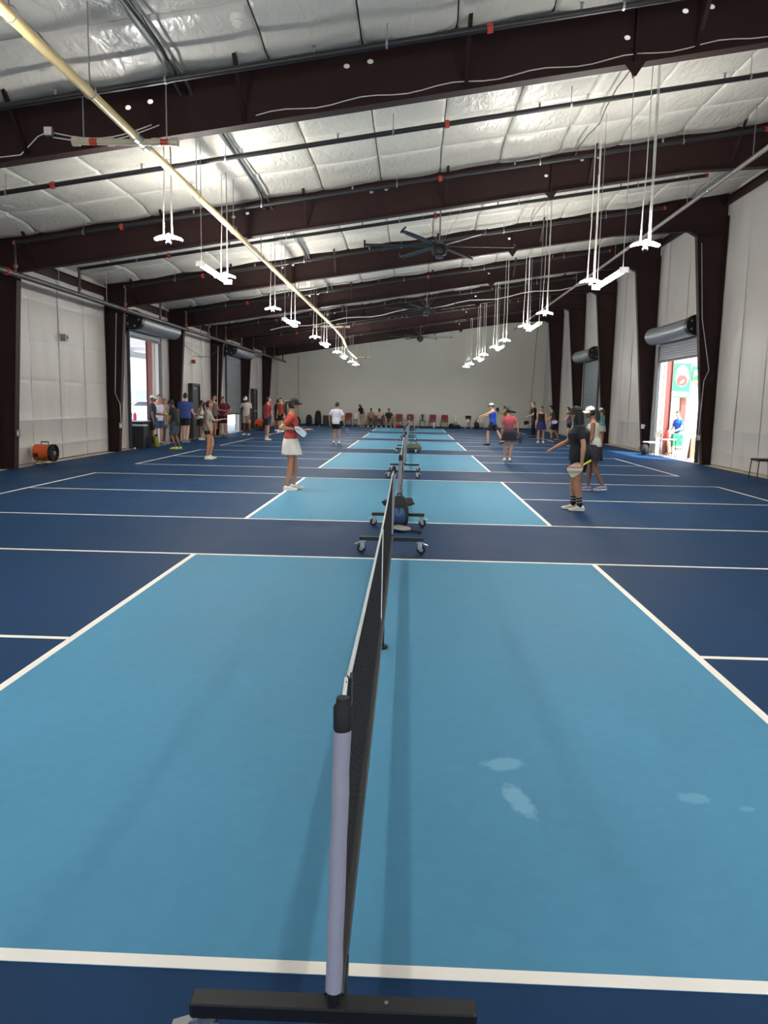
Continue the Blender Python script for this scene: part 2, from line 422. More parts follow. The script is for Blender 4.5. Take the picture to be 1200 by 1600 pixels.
# ------------------------------------------------------------------ roll-up doors and other doors
def roll_door(n, sx, y0, y1, z1, zc, dr0, dr1, label, motor_near=True):
    """coiled steel door: drum, hood bracket, ribbed curtain down to zc, guides"""
    t = bpy.data.objects.new('door_%d' % n, None); COL.objects.link(t); t.location = (sx*8.95, (y0+y1)/2, 0)
    tag(t, label, kind='structure')
    xd = sx*8.60; zd = z1+.42; rs = []
    for k, y in enumerate([dr0+(dr1-dr0)*i/10 for i in range(11)]):
        rs.append([Vector((xd+.29*math.cos(2*PI*j/24), y, zd-.02*math.sin(PI*k/10)+.29*math.sin(2*PI*j/24))) for j in range(24)])
    d = obj('drum', MB().rings(rs), ROLLD, t, True)
    for k in range(1, 4):
        a = .9*k
        obj('coil_lap', MB().box((xd-sx*.292*math.cos(a-.9), (dr0+dr1)/2, zd+.292*math.sin(a-.9)), (.012, dr1-dr0-.05, .012)), ROLLD, d)
    ym = dr0-.14 if motor_near else dr1+.14
    br = obj('drive_housing', MB().disc((xd, ym, zd), .31, .26, 'Y', 16), BLACK, t, True)
    mb = MB()
    for a in range(5):
        mb.disc((xd+.2*math.cos(a*1.26), ym-.14*(1 if motor_near else -1), zd+.2*math.sin(a*1.26)), .035, .03, 'Y', 8)
    obj('bolt_heads', mb, GREYSTEEL, br)
    oe = dr1+.02 if motor_near else dr0-.02
    obj('end_bracket', MB().disc((xd, oe, zd), .30, .02, 'Y', 20), BLACK, t, True)
    # curtain: ribbed profile
    zt = zd-.1; n_ = max(4, int((zt-zc)/.075)); pts = []
    for i in range(n_*4+1):
        z = zc+(zt-zc)*i/(n_*4); ph = i % 4
        pts.append((sx*(8.86-(.018 if ph in (1, 2) else 0)), z))
    vs = []; fs = []
    for (x, z) in pts: vs += [(x, y0-.05, z), (x, y1+.05, z)]
    for i in range(len(pts)-1): fs.append((2*i, 2*i+1, 2*i+3, 2*i+2))
    obj('curtain', MB().add(vs, fs), ROLLD, t)
    obj('bottom_bar', MB().box((sx*8.86, (y0+y1)/2, zc-.03), (.05, y1-y0+.1, .07)), mat('dark_bar', (52, 56, 60), .5), t)
    for y in (y0-.05, y1+.05):
        obj('guide_rail', MB().box((sx*8.87, y, (z1+.1)/2), (.09, .07, z1+.1)), mat('dark_bar', (52, 56, 60), .5), t)
        obj('jamb', MB().box((sx*9.03, y+(.03 if y < (y0+y1)/2 else -.03)*0, (z1)/2), (.2, .05, z1)), LINER, t)
    obj('head_plate', MB().box((sx*8.95, (y0+y1)/2, z1+.16), (.03, y1-y0+.2, .3)), mat('dark_bar', (52, 56, 60), .5), t)
    return t
roll_door(1, -1, 22.95, 26.0, 3.62, 3.60, 22.85, 26.75, 'open roll-up steel door in left wall behind the waiting players')
roll_door(2, -1, 36.0, 39.05, 3.62, .95, 36.0, 40.1, 'left roll-up steel door closed almost to the floor')
roll_door(3, 1, 22.25, 26.45, 3.70, 3.28, 22.45, 26.5, 'right roll-up steel door rolled up above the sunlit opening')
roll_door(4, 1, 35.6, 38.6, 3.70, .07, 35.6, 39.2, 'closed roll-up steel door in right wall')
# personnel doors on the left wall
def man_door(n, ya, yb, z, label):
    t = bpy.data.objects.new('door_%d' % n, None); COL.objects.link(t); t.location = (-8.9, (ya+yb)/2, 0); tag(t, label, kind='structure')
    x = -8.86
    for y in (ya, yb): obj('door_jamb', MB().box((x, y, z/2), (.16, .07, z)), WOODM, t)
    obj('door_head', MB().box((x, (ya+yb)/2, z+.02), (.16, yb-ya+.07, .09)), WOODM, t)
    lf = obj('door_leaf', MB().box((x+.0, (ya+yb)/2, z/2), (.05, yb-ya-.07, z-.04)), mat('dark_door', (46, 46, 52), .5), t)
    obj('door_closer', MB().box((x+.06, ya+.3, z-.14), (.06, .3, .06)), GREYSTEEL, lf)
    obj('push_bar', MB().box((x+.06, (ya+yb)/2, 1.02), (.05, yb-ya-.25, .05)), CHROME, lf)
man_door(5, 29.85, 30.95, 2.2, 'dark personnel door in left wall between the players'); man_door(6, 42.2, 43.2, 2.2, 'dark personnel door in left wall near the far corner')
def small(name, label, cat, parts, loc):
    t = thing(name, label, cat, loc)
    for nm, mb, m in parts: obj(nm, mb, m, t)
    return t
small('fire_strobe', 'small red alarm strobe high on the left wall above the personnel door', 'alarm', [('housing', MB().bev((-8.92, 30.5, 3.16), (.18, .13, .16), .02), REDM), ('lens', MB().bev((-8.82, 30.5, 3.18), (.03, .09, .05), .01), CORDW)], (-8.9, 30.5, 3.08))
small('junction_box', 'small grey electrical box on the left wall above the orange drum fan', 'electrical box', [('box', MB().bev((-8.93, 18.4, 3.15), (.18, .17, .17), .012), GREYSTEEL), ('cover', MB().box((-8.835, 18.4, 3.15), (.006, .1, .1)), WOODM)], (-8.9, 18.4, 3.06))
for x, y, w in ((-8.6, 15.15, 'the left column beside the orange drum fan'), (-8.55, 21.25, 'the left column beside the open left roll door'), (8.55, 21.25, 'the right column beside the sunlit opening')):
    t = thing('outlet_box', 'small grey outlet box low on ' + w, 'electrical box', (x, y, .72))
    obj('box', MB().bev((x, y, .8), (.11, .07, .16), .01), GREYSTEEL, t); obj('cover', MB().box((x, y-.038, .8), (.07, .006, .11)), CORDW, t)
# conduits climbing the columns
def conduit(label, pts, r=.012, m=None, name='conduit', cat='conduit'):
    return tag(obj(name, MB().tube(pts, r, 6), m or GREYSTEEL, None, True), label, cat)
conduit('thin grey conduit bent along the right column beside the sunlit opening', [(8.25, 21.28, 6.3), (8.42, 21.28, 4.2), (8.72, 21.28, 2.75), (8.60, 21.28, 2.45), (8.55, 21.26, .86)])
conduit('thin grey conduit bent along the left column beside the open left roll door', [(-8.62, 21.28, 4.1), (-8.72, 21.28, 1.75), (-8.58, 21.28, 1.45), (-8.55, 21.26, .86)])
conduit('thin white conduit down the left column beyond the personnel door', [(-8.62, 33.45, 4.0), (-8.70, 33.45, .3)], .014, CORDW)
conduit('thin dark cable hanging down the left side of the pale end wall', [(-7.6, 51.5, 4.6), (-7.6, 51.6, .004)], .012, BLACK, 'cable', 'cable')
conduit('thin dark cable hanging down the right side of the pale end wall', [(8.35, 51.5, 6.9), (8.2, 51.5, 3.4), (8.05, 51.6, .004)], .014, BLACK, 'cable', 'cable')
conduit('slack dark cable swagged along the left wall past the red alarm', [(-8.7, 27.3, 4.05), (-8.75, 29, 3.62), (-8.75, 31, 3.4), (-8.75, 32.5, 3.45), (-8.72, 33.3, 3.75), (-8.7, 35, 3.95)], .012, BLACK, 'cable', 'cable')

# ------------------------------------------------------------------ sprinkler pipes
PIPEY = [8.25, 11.4] + [v for f in FR[2:] for v in (f-.62, f+2.55)]
for i, Y in enumerate(PIPEY):
    dz = .27
    t = thing('sprinkler_pipe', 'black sprinkler branch pipe under the sloped roof, %s from the camera' % ORD[i], 'pipe', (-8.1, Y, roof(-8.1)-dz-.1), 0, 'black sprinkler branch pipes')
    xe = 7.0
    obj('pipe', MB().tube([(-8.15, Y, roof(-8.15)-dz), (xe, Y, roof(xe)-dz)], .042, 10), BLACKP, t, True)
    r = obj('riser', MB().tube([(-8.15, Y, roof(-8.15)-dz), (-8.18, Y, 4.18)], .035, 8), BLACKP, t, True)
    for z in (roof(-8.15)-dz, 4.3): obj('red_elbow', MB().ell((-8.16, Y, z), (.050, .050, .058), 10, 6), RUST, t, True)
    obj('red_cap', MB().disc((xe, Y, roof(xe)-dz), .05, .06, 'X', 10), REDM, t)
    for x in (-5.9, .62 if i != 0 else 1.0):
        obj('red_coupling', MB().tube([(x-.035, Y, roof(x-.035)-dz), (x+.035, Y, roof(x+.035)-dz)], .062, 10), REDM, t)
    for x in (-6.7, -3.0, .0-.25, 2.6, 5.4):
        obj('hanger_rod', MB().tube([(x, Y, roof(x)-dz), (x, Y, roof(x)+.05)], .007, 5), GREYSTEEL, t)
        obj('hanger_ring', MB().tube([(x-.014, Y, roof(x)-dz), (x+.014, Y, roof(x)-dz)], .052, 10), GREYSTEEL, t)
    for x in (-4.4, -1.15, 2.1, 5.0):
        mb = MB().tube([(x, Y, roof(x)-dz+.03), (x, Y, roof(x)-dz+.10)], .018, 6); mb.disc((x, Y, roof(x)-dz+.115), .028, .006, 'Z', 8)
        obj('sprinkler_head', mb, GREYSTEEL, t)
# main feeding pipe along the left wall
t = thing('sprinkler_main', 'long dark sprinkler main running along the left wall near the roof', 'pipe', (-8.2, 30, 4.08))
obj('pipe', MB().tube([(-8.2, 2, 4.15), (-8.2, 49.6, 4.15)], .062, 12), mat('dark_main', (58, 56, 54), .45), t, True)
for y in (14.2, 20.9, 27.2, 33.3, 39.4): obj('coupling', MB().disc((-8.2, y, 4.15), .078, .07, 'Y', 12), REDM, t)
for y in (10, 16.6, 19.5, 24.7, 29, 31.5, 36.5, 42, 47): obj('hanger_rod', MB().tube([(-8.2, y, 4.2), (-8.2, y, roof(-8.2)+.06)], .008, 5), GREYSTEEL, t)
t = thing('drain_pipe', 'long grey pipe running along the right side under the roof', 'pipe', (6.5, 30, 6.3))
obj('pipe', MB().tube([(6.5, 6, 6.36), (6.5, 49, 6.36)], .045, 10), mat('grey_main', (110, 104, 100), .5), t, True)
for y in (11, 13.8, 17.4, 20.2, 24, 30, 36, 42): obj('hanger_rod', MB().tube([(6.5, y, 6.4), (6.5, y, roof(6.5)+.06)], .008, 5), GREYSTEEL, t)
for y in (16, 22.6): obj('coupling', MB().disc((6.5, y, 6.36), .055, .06, 'Y', 10), GREYSTEEL, t)

# cream air pipe along the hall with cross headers
t = thing('air_pipe', 'long cream plastic pipe hung under the roof frames along the left lamps', 'pipe', (-3.38, 20, 4.8))
XP, ZP = -3.38, 4.88
pts = [(XP, 2.0, ZP), (XP, 33.0, ZP), (XP, 37.5, ZP-.12), (XP+.02, 39.3, ZP-.42), (XP+.03, 41, ZP-.52), (XP, 47, ZP-.55)]
obj('pipe', MB().tube(pts, .052, 12), YELLOW, t, True)
def zp(y):
    for (a, b) in zip(pts, pts[1:]):
        if a[1] <= y <= b[1]: return a[2]+(b[2]-a[2])*(y-a[1])/(b[1]-a[1])
for y in (5.1, 6.8, 11.0, 13.6, 16.4, 19.2, 22.3, 25.2, 28.4, 31, 36, 42, 44.5):
    h = obj('hanger_rod', MB().tube([(XP, y, zp(y)+.05), (XP, y, roof(XP)+.05)], .008, 5), GREYSTEEL, t)
    mb = MB().tube([(XP+.07*math.sin(a*PI/6), y, zp(y)+.01+.075*math.cos(a*PI/6)) for a in range(13)], .006, 5)
    obj('hanger_ring', mb, GREYSTEEL, h)
for yc, offl, offr in ((8.35, .82, .45), (32.6, .8, .7), (45.9, .9, .9)):
    z = zp(yc)-.02
    c = obj('cross_header', MB().tube([(XP-offl, yc, z), (XP+offr, yc, z)], .042, 10), COUPL, t, True)
    for sx in (-1, 1):
        off = offl if sx < 0 else offr
        obj('end_cap', MB().disc((XP+sx*off, yc, z), .056, .09, 'X', 12), COUPL, c)
        obj('union', MB().disc((XP+sx*(off*.45), yc, z), .055, .08, 'X', 12), COUPL, c)
        obj('red_label', MB().disc((XP+sx*(off*.72), yc, z), .0435, .10, 'X', 12), REDM, c)
        obj('hanger', MB().tube([(XP+sx*(off-.1), yc, z), (XP+sx*(off-.1), yc, roof(XP+sx*off)+.04)], .009, 5), GREYSTEEL, c)
    for dy in (-.14, .02, .2):
        obj('steel_coupling', MB().disc((XP, yc+dy, zp(yc)), .064, .12, 'Y', 12), CHROME, t)
# conduits on the roof above the cream pipe
for k, (dx, m) in enumerate(((-.06, GREYSTEEL), (.0, BLACKP), (.07, GREYSTEEL))):
    P_ = []
    for j in range(0, 75):
        y = 3 + j*.6; f = min(abs(y-q) for q in FR)
        dip = .62 if f < .35 else (.2 if f < .8 else .04)
        P_.append((-2.95+dx+.03*math.sin(y*.7+k), y, roof(-2.95)-.04-dip*.30))
    tag(obj('roof_conduit', MB().tube(P_, .017, 6), m, None, True), ['grey conduit clipped to the roof above the cream pipe, outer one', 'dark cable clipped to the roof between two grey conduits', 'grey conduit clipped to the roof above the cream pipe, inner one'][k], 'conduit')
# loose wiring on the nearest frame
Yf = FR[1]-.02
w = []
for j in range(0, 41):
    x = -2.0+j*.2; w.append((x, Yf, bott(x)+.11+.025*math.sin(j*1.1)))
tag(obj('cable', MB().tube(w, .008, 5), CORDW, None, True), 'thin cable clipped along the nearest maroon frame', 'cable')
for j, (a, b) in enumerate((((-4.75, .30), (-3.4, .2)), ((-4.75, .24), (-3.3, .18)))):
    P_ = [(a[0]+(b[0]-a[0])*i/10, Yf, bott(a[0]+(b[0]-a[0])*i/10)+a[1]+(b[1]-a[1])*i/10-.12*math.sin(PI*i/10)) for i in range(11)]
    tag(obj('cable', MB().tube(P_, .009, 5), CORDW, None, True), ['upper', 'lower'][j]+' loose white cable sagging beside the junction box on the nearest frame', 'cable')
tag(obj('cable', MB().tube([(-5.7, Yf, bott(-5.7)+.1), (-5.2, Yf, bott(-5.2)+.08), (-4.95, Yf, bott(-4.95)+.28), (-4.8, Yf, bott(-4.8)+.32)], .009, 5), CORDW, None, True), 'white cable rising to the junction box at left end of the nearest frame', 'cable')
small('wire_box', 'small white junction box on the nearest maroon frame at left', 'electrical box', [('box', MB().bev((-4.78, Yf-.04, bott(-4.78)+.3), (.12, .07, .12), .01), GREYSTEEL), ('cover', MB().box((-4.78, Yf-.08, bott(-4.78)+.3), (.1, .008, .1)), CORDW)], (-4.78, Yf, bott(-4.78)+.22))
small('motion_sensor', 'white dome sensor on the ceiling above the nearest frame', 'sensor', [('base', MB().disc((-1.9, 7.35, roof(-1.9)-.13), .08, .06, 'Z', 14), CORDW), ('dome', MB().ell((-1.9, 7.35, roof(-1.9)-.18), (.06, .06, .05), 12, 8), CORDW)], (-1.9, 7.35, roof(-1.9)-.22))

# ------------------------------------------------------------------ pendant lamps and strip lamps
def make_lamp():
    t = thing('pendant_lamp', 'x', 'lamp', (0, 0, 0), 0, 'bowed pendant lamps in two rows')
    rs = []
    for i in range(11):
        u = -1+i/5; x = .19*u; z = .036*(1-u*u); hh = .024*(1-.3*u*u); ww = .10*(1-.25*u*u)
        rs.append([Vector((x, ww*math.cos(2*PI*k/10), z+hh*math.sin(2*PI*k/10))) for k in range(10)])
    obj('glow_bar', MB().rings(rs), LAMPM, t, True, local=True)
    mb = MB().ell((0, 0, -.05), (.045, .045, .035), 10, 6); mb.disc((0, 0, -.02), .03, .05, 'Z', 8)
    obj('sensor', mb, BLACK, t, True, local=True)
    obj('canopy', MB().tube([(0, 0, .05), (0, 0, .085)], [.05, .02], 10), CORDW, t, True, local=True)
    return t
L0 = make_lamp(); used = False
LZ = 3.92
for sx, side in ((-1, 'left'), (1, 'right')):
    q = 0
    for ci, s in enumerate(COURT):
        for dy in (1.0, 4.42):
            o = L0 if not used else copy_tree(L0); used = True
            x, y = sx*3.42, s+dy
            o.location = (x, y, LZ)
            o['label'] = 'bowed white pendant lamp, %s from the camera in the %s row' % (ORD[q], side)
            for ddx, ddy in ((-.07, 0), (.05, .02), (.06, -.03)):
                top = roof(x)-LZ+.05
                obj('cord', MB().tube([(ddx, ddy, .03), (ddx*.9, ddy, .5), (ddx*.8+.01, ddy, 1.0), (ddx*.7, ddy, top)], [.012, .009, .007, .006], 6), CORDW, o, True, local=True)
            q += 1
# strip lamps along the rows beside the second lamp of each court
q = 0
for sx, side in ((-1, 'left'), (1, 'right')):
    for ci in (1, 2, 3, 4):
        s = COURT[ci]; x = sx*3.42 + (.04 if sx < 0 else .12); ya, yb = s+2.55, s+4.5; z = 3.84
        t = thing('strip_lamp', 'long tilted strip lamp beside the %s pendant lamp of the %s row' % (ORD[2*ci+1], side), 'lamp', (x, (ya+yb)/2, z-.03), 0, 'long strip lamps')
        obj('tube', MB().rings([[Vector((x+.065*math.cos(2*PI*k/12), y, z+.035*math.sin(2*PI*k/12))) for k in range(12)] for y in (ya+.03, yb-.03)]), STRIPM, t, True)
        for y in (ya, yb): obj('end_cap', MB().bev((x, y, z), (.15, .06, .09), .012), CORDW, t)
        for y in (ya+.08, yb-.08): obj('hanger_wire', MB().tube([(x, y, z+.03), (x, y, roof(x)+.04)], .006, 5), GREYSTEEL, t)
# feed cables between right lamp tops
for k, (ya, yb) in enumerate(((9.65, 13.0), (13.0, 15.2), (18.2, 21.4))):
    P_ = [(3.42-.12*math.sin(PI*i/8), ya+(yb-ya)*i/8, roof(3.4)-.13-.05*math.sin(PI*i/8)*(1 if i % 2 else .5)) for i in range(9)]
    tag(obj('cable', MB().tube(P_, .012, 5), mat('grey_cable', (96, 94, 92), .6), None, True), 'grey cable snaking over the ceiling between right row lamps, %s from the camera' % ORD[k], 'cable')
P_ = [(-6.2+i*.55, 33.15, roof(-6.2+i*.55)-.62+.06*math.sin(i*1.3)) for i in range(27)]
tag(obj('cable', MB().tube(P_, .02, 6), CORDW, None, True), 'pale cable strung across the hall along the fifth frame', 'cable')

# ------------------------------------------------------------------ ceiling fans
def make_fan(rot):
    t = thing('ceiling_fan', 'x', 'fan', (0, 0, 0), 0, 'large black ceiling fans along the middle')
    obj('motor', MB().tube([(0,0,-.20), (0,0,-.17), (0,0,-.05), (0,0,.05), (0,0,.10)], [.10, .17, .19, .17, .05], 16), BLACK, t, True, True)
    obj('hub', MB().disc((0,0,-.23), .09, .06, 'Z', 14), mat('fan_hub', (60, 74, 92), .4), t, True, True)
    for k in range(6):
        a = rot+k*PI/3; c, s = math.cos(a), math.sin(a); R = Matrix.Rotation(a, 3, 'Z')
        mb = MB(); rs = []
        for (r, w, h) in ((.14, .05, .012), (.35, .07, .012), (.5, .075, .012), (1.3, .07, .01), (1.78, .055, .008)):
            rs.append([R @ Vector((r, w*u, .02+h*v+.15*w*u)) for u, v in ((-1,-1), (1,-1), (1,1), (-1,1))])
        b = obj('blade', mb.rings(rs), BLACK, t, False, True)
        tip = obj('winglet', MB().add([R @ Vector(p) for p in ((1.76,-.06,-.02), (1.80,-.06,-.02), (1.80,.06,.09), (1.76,.06,.09), (1.76,-.06,.03), (1.80,-.06,.03), (1.80,.06,.12), (1.76,.06,.12))], [(0,1,2,3), (4,7,6,5), (0,4,5,1), (1,5,6,2), (2,6,7,3), (3,7,4,0)]), BLACK, b, False, True)
    return t
for k, (x, y, z, rt) in enumerate(((.72, 17.25, 5.32, .03), (.66, 31.4, 5.50, .12), (.50, 43.6, 5.36, -.05))):
    f = make_fan(rt); f.location = (x, y, z)
    f['label'] = ['large black ceiling fan nearest the camera', 'middle black ceiling fan', 'farthest black ceiling fan against the pale end wall'][k]
    top = roof(x)-z+.05
    obj('downrod', MB().tube([(0,0,.08), (0,0,top)], .018, 8), GREYSTEEL, f, True, True)
    obj('mount', MB().tube([(0,0,top-.18), (0,0,top-.10), (0,0,top)], [.05, .11, .11], 12), BLACK, f, True, True)
    for a in range(4):
        c, s = math.cos(a*PI/2+.5), math.sin(a*PI/2+.5)
        obj('guy_wire', MB().tube([(.05*c, .05*s, .08), (.8*c, .8*s, top+SL*.8*c)], .004, 4), GREYSTEEL, f, False, True)

# ------------------------------------------------------------------ portable nets
def caster(t, x, y, side):
    c = obj('caster_fork', MB().box((x, y, .128), (.07, .05, .010)).box((x, y-.024, .092), (.046, .004, .075)).box((x, y+.024, .092), (.046, .004, .075)).disc((x, y, .137), .03, .014, 'Z', 12), CHROME, t)
    obj('wheel', MB().disc((x+side*.012, y, .052), .049, .034, 'Y', 20), RUBBER, c, True)
    obj('wheel_hub', MB().disc((x+side*.012, y, .052), .022, .056, 'Y', 12), GREYSTEEL, c, True)
    obj('brake_lever', MB().box((x+side*.062, y, .108), (.05, .03, .006), ry=.35*side), CHROME, c)
def make_net(s, k):
    ya, yb = s-.31, s+6.40; X = .016
    t = thing('portable_net', 'x', 'net', (X, s+3.05, 0), 0, 'wheeled portable nets in a line')
    for y in (ya, yb):
        bar = obj('base_bar', MB().bev((X, y, .162), (.70, .056, .040), .006), BLACK, t)
        obj('pin', MB().disc((X+.13, y, .183), .005, .006, 'Z', 8), CHROME, bar)
        for sx in (-1, 1): caster(t, X+sx*.315, y, sx)
        p = obj('post', MB().tube([(X, y, .18), (X+.014, y, .91)], .0165, 14), BLACK, t, True)
        z_ = [(X+.014*i/12+.0008*math.sin(i*1.7), y, .215+.68*i/12) for i in range(13)]
        obj('white_sleeve', MB().tube(z_, [.0205+.0005*math.sin(i*2.3) for i in range(13)], 14), WHITEFAB, p, True)
        obj('cap', MB().tube([(X+.014, y, .882), (X+.014, y, .889), (X+.014, y, .94), (X+.014, y, .947), (X+.014, y, .962)], [.0205, .0225, .0225, .017, .0155], 14), RUBBER, p, True)
        obj('rail_socket', MB().box((X, y+(.09 if y < s else -.09), .162), (.052, .14, .048)), BLACK, t)
    rail = obj('bottom_rail', MB().bev((X, (ya+yb)/2, .168), (.045, yb-ya-.04, .045), .005), mat('rail_grey', (62, 60, 58), .4), t)
    for y in (ya+.45, ya+1.0, (ya+yb)/2, yb-.5): obj('pin', MB().disc((X, y, .193), .006, .006, 'Z', 8), CHROME, rail)
    obj('centre_foot', MB().box((X, (ya+yb)/2, .075), (.05, .05, .15)).disc((X, (ya+yb)/2, .012), .05, .02, 'Z', 12), BLACK, t)
    # netting: every cord is a thin bar
    mb = MB(); n0, n1 = ya+.04, yb-.04
    def ztop(y): u = (y-n0)/(n1-n0); return .90-.05*math.sin(PI*u)
    N = 134
    for i in range(N+1):
        y = n0+(n1-n0)*i/N; zt = ztop(y); mb.box((X, y, (.215+zt)/2), (.003, .003, zt-.215))
    for j in range(13):
        f = j/13; vs = []; fs = []; M = 12
        for i in range(M+1):
            y = n0+(n1-n0)*i/M; z = .215+(ztop(y)-.215)*f
            vs += [(X-.0015, y, z-.0015), (X+.0015, y, z-.0015), (X+.0015, y, z+.0015), (X-.0015, y, z+.0015)]
        for i in range(M):
            a = i*4
            for c in range(4): fs.append((a+c, a+(c+1) % 4, a+4+(c+1) % 4, a+4+c))
        mb.add(vs, fs)
    obj('netting', mb, NETB, t)
    # white top tape and side bands
    vs = []; fs = []; M = 20
    for i in range(M+1):
        y = n0+.30+(n1-n0-.6)*i/M; z = ztop(y)
        for (dx, dz) in ((-.003, -.034), (-.004, -.006), (0, .002), (.004, -.006), (.003, -.034), (0, -.03)): vs.append((X+dx, y, z+dz))
    for i in range(M):
        for c in range(6): a = i*6+c; b = i*6+(c+1) % 6; fs.append((a, b, b+6, a+6))
    obj('top_tape', MB().add(vs, fs), TAPEW, t)
    for y in (n0+.3, n1-.3):
        e = n0-.02 if y < s+3 else n1+.02
        obj('corner_strap', MB().tube([(X-.004, y, ztop(y)-.01), (X+.01, e, .905)], .006, 6), TAPEW, t)
        obj('strap_buckle', MB().box((X+.004, y+(.02 if y < s+3 else -.02), ztop(y)-.05), (.014, .05, .085)), BLACK, t)
    obj('bottom_band', MB().box((X, (n0+n1)/2, .205), (.010, n1-n0, .02)), NETB, t)
    obj('centre_strap', MB().box((X, (n0+n1)/2, .5), (.012, .05, .62)), TAPEW, t)
    return t
for k, s in enumerate(COURT):
    n = make_net(s, k)
    n.rotation_euler = (0, 0, .006 if k == 0 else .003); n.location.x -= .018 if k == 0 else .01
    n['label'] = ['portable net in the foreground on the nearest court', 'portable net on the second court with blue black bag at its near post', 'portable net on the third court', 'portable net on the fourth court, just past the grey green bag', 'portable net on the fifth court', 'farthest portable net near the red chairs'][k]

# ------------------------------------------------------------------ loose objects in the hall
FAB_BLACK = mat('black_fabric', (22, 23, 27), .85, bump=(30, .2))
FAB_NAVY = mat('navy_fabric', (26, 32, 52), .85, bump=(30, .2))
def drum_fan(loc, rz, label, s=1.0):
    t = thing('drum_fan', label, 'fan', loc, rz)
    O = mat('orange_paint', (206, 86, 34), .4)
    R = .235*s; z = .34*s; L = .26*s; n = 28
    rs = [[Vector((x, r*math.cos(2*PI*k/n), z+r*math.sin(2*PI*k/n))) for k in range(n)] for x, r in ((-L, R*.93), (-L, R), (-L+.03, R*1.03), (-L+.05, R), (L-.07, R), (L-.05, R*1.03), (L-.05, R*.95), (-L+.02, R*.93))]
    b = obj('drum', MB().rings(rs, cap=False), O, t, True, True)
    obj('front_rim', MB().rings([[Vector((x, r*math.cos(2*PI*k/n), z+r*math.sin(2*PI*k/n))) for k in range(n)] for x, r in ((L-.05, R*1.04), (L+.03, R*1.06), (L+.035, R*.97), (L-.05, R*.95))], cap=False), RUBBER, t, True, True)
    for x, nm in ((L+.02, 'front_grille'), (-L, 'rear_grille')):
        mb = MB()
        for k in range(1, 7): mb.tube([(x, R*k/6.3*math.cos(a*PI/10), z+R*k/6.3*math.sin(a*PI/10)) for a in range(21)], .004, 4, False)
        for a in range(6): mb.tube([(x, 0, z), (x, R*math.cos(a*PI/3), z+R*math.sin(a*PI/3))], .004, 4)
        obj(nm, mb, RUBBER, t, False, True)
    obj('hub', MB().disc((L-.02, 0, z), .06*s, .1, 'X', 14), GREYSTEEL, t, True, True)
    for k in range(4):
        a = k*PI/2; c, s_ = math.cos(a), math.sin(a)
        obj('blade', MB().add([(L-.08, .05*c, z+.05*s_), (L-.05, (R-.02)*c-.05*s_, z+(R-.02)*s_+.05*c), (L-.05, (R-.02)*math.cos(a+.6), z+(R-.02)*math.sin(a+.6)), (L-.10, .05*math.cos(a+.9), z+.05*math.sin(a+.9))], [(0,1,2,3)]), RUBBER, t, False, True)
    obj('handle', MB().tube([(-.1*s, 0, z+R-.01), (-.1*s, 0, z+R+.06), (.12*s, 0, z+R+.06), (.12*s, 0, z+R-.01)], .014, 8), RUBBER, t, True, True)
    for y in (-1, 1):
        obj('stand_leg', MB().tube([(-.06*s, y*.17*s, z-R*.66), (-.24*s, y*.2*s, .014), (.16*s, y*.2*s, .014), (.05*s, y*.17*s, z-R*.68)], .012, 6), RUBBER, t, True, True)
    obj('control_box', MB().bev((-.15*s, -R*.95, z-.05), (.11, .06, .1), .01), RUBBER, t, False, True)
drum_fan((-8.60, 16.40, .005), math.radians(-4), 'orange and black drum fan on the floor beside the left wall', .84)
drum_fan((-8.15, 41.0, .005), math.radians(-12), 'orange drum fan far off beside the left wall near the far dark door')

def tolix(loc, rz, label, m, seat_m=None):
    t = thing('metal_chair', label, 'chair', loc, rz, 'chairs along the back wall')
    sm = seat_m or m
    obj('seat', MB().bev((0, 0, .445), (.37, .36, .02), .04), sm, t, False, True)
    for sx in (-1, 1):
        obj('leg', MB().tube([(sx*.16, .15, .44), (sx*.21, .2, .0)], [.022, .014], 6), m, t, False, True)
        obj('leg', MB().tube([(sx*.16, -.15, .44), (sx*.21, -.22, .0)], [.022, .014], 6), m, t, False, True)
        obj('back_upright', MB().tube([(sx*.17, -.16, .45), (sx*.17, -.2, .72), (sx*.12, -.23, .86)], .014, 6), m, t, True, True)
    obj('back_splat', MB().add([(-.06, -.165, .45), (.06, -.165, .45), (.07, -.225, .85), (-.07, -.225, .85), (-.06, -.175, .45), (.06, -.175, .45), (.07, -.235, .85), (-.07, -.235, .85)], [(0,1,2,3), (7,6,5,4), (0,4,5,1), (1,5,6,2), (2,6,7,3), (3,7,4,0)]), m, t, False, True)
    obj('top_rail', MB().tube([(-.13, -.225, .855), (0, -.235, .87), (.13, -.225, .855)], .014, 6), m, t, True, True)
    return t
RED_UP = mat('red_upholstery', (124, 46, 46), .8, bump=(40, .1))
def red_chair(loc, rz, label):
    t = thing('red_chair', label, 'chair', loc, rz, 'red stacking chairs along the back wall')
    fm = mat('red_frame', (96, 36, 36), .45)
    obj('seat', MB().bev((0, 0, .45), (.44, .43, .055), .03), RED_UP, t, False, True)
    rs = []
    for z, y in ((.52, -.20), (.62, -.215), (.80, -.245), (.88, -.26)):
        w = .215 if z < .85 else .19
        rs.append([Vector((-w, y, z)), Vector((w, y, z)), Vector((w, y-.035, z)), Vector((-w, y-.035, z))])
    obj('backrest', MB().rings(rs), RED_UP, t, False, True)
    for sx in (-1, 1):
        obj('leg', MB().tube([(sx*.20, .19, .44), (sx*.22, .22, 0)], .012, 6), fm, t, False, True)
        obj('leg', MB().tube([(sx*.21, -.22, .84), (sx*.21, -.17, .44), (sx*.22, -.25, 0)], .012, 6), fm, t, False, True)
    return t
YB = 51.25
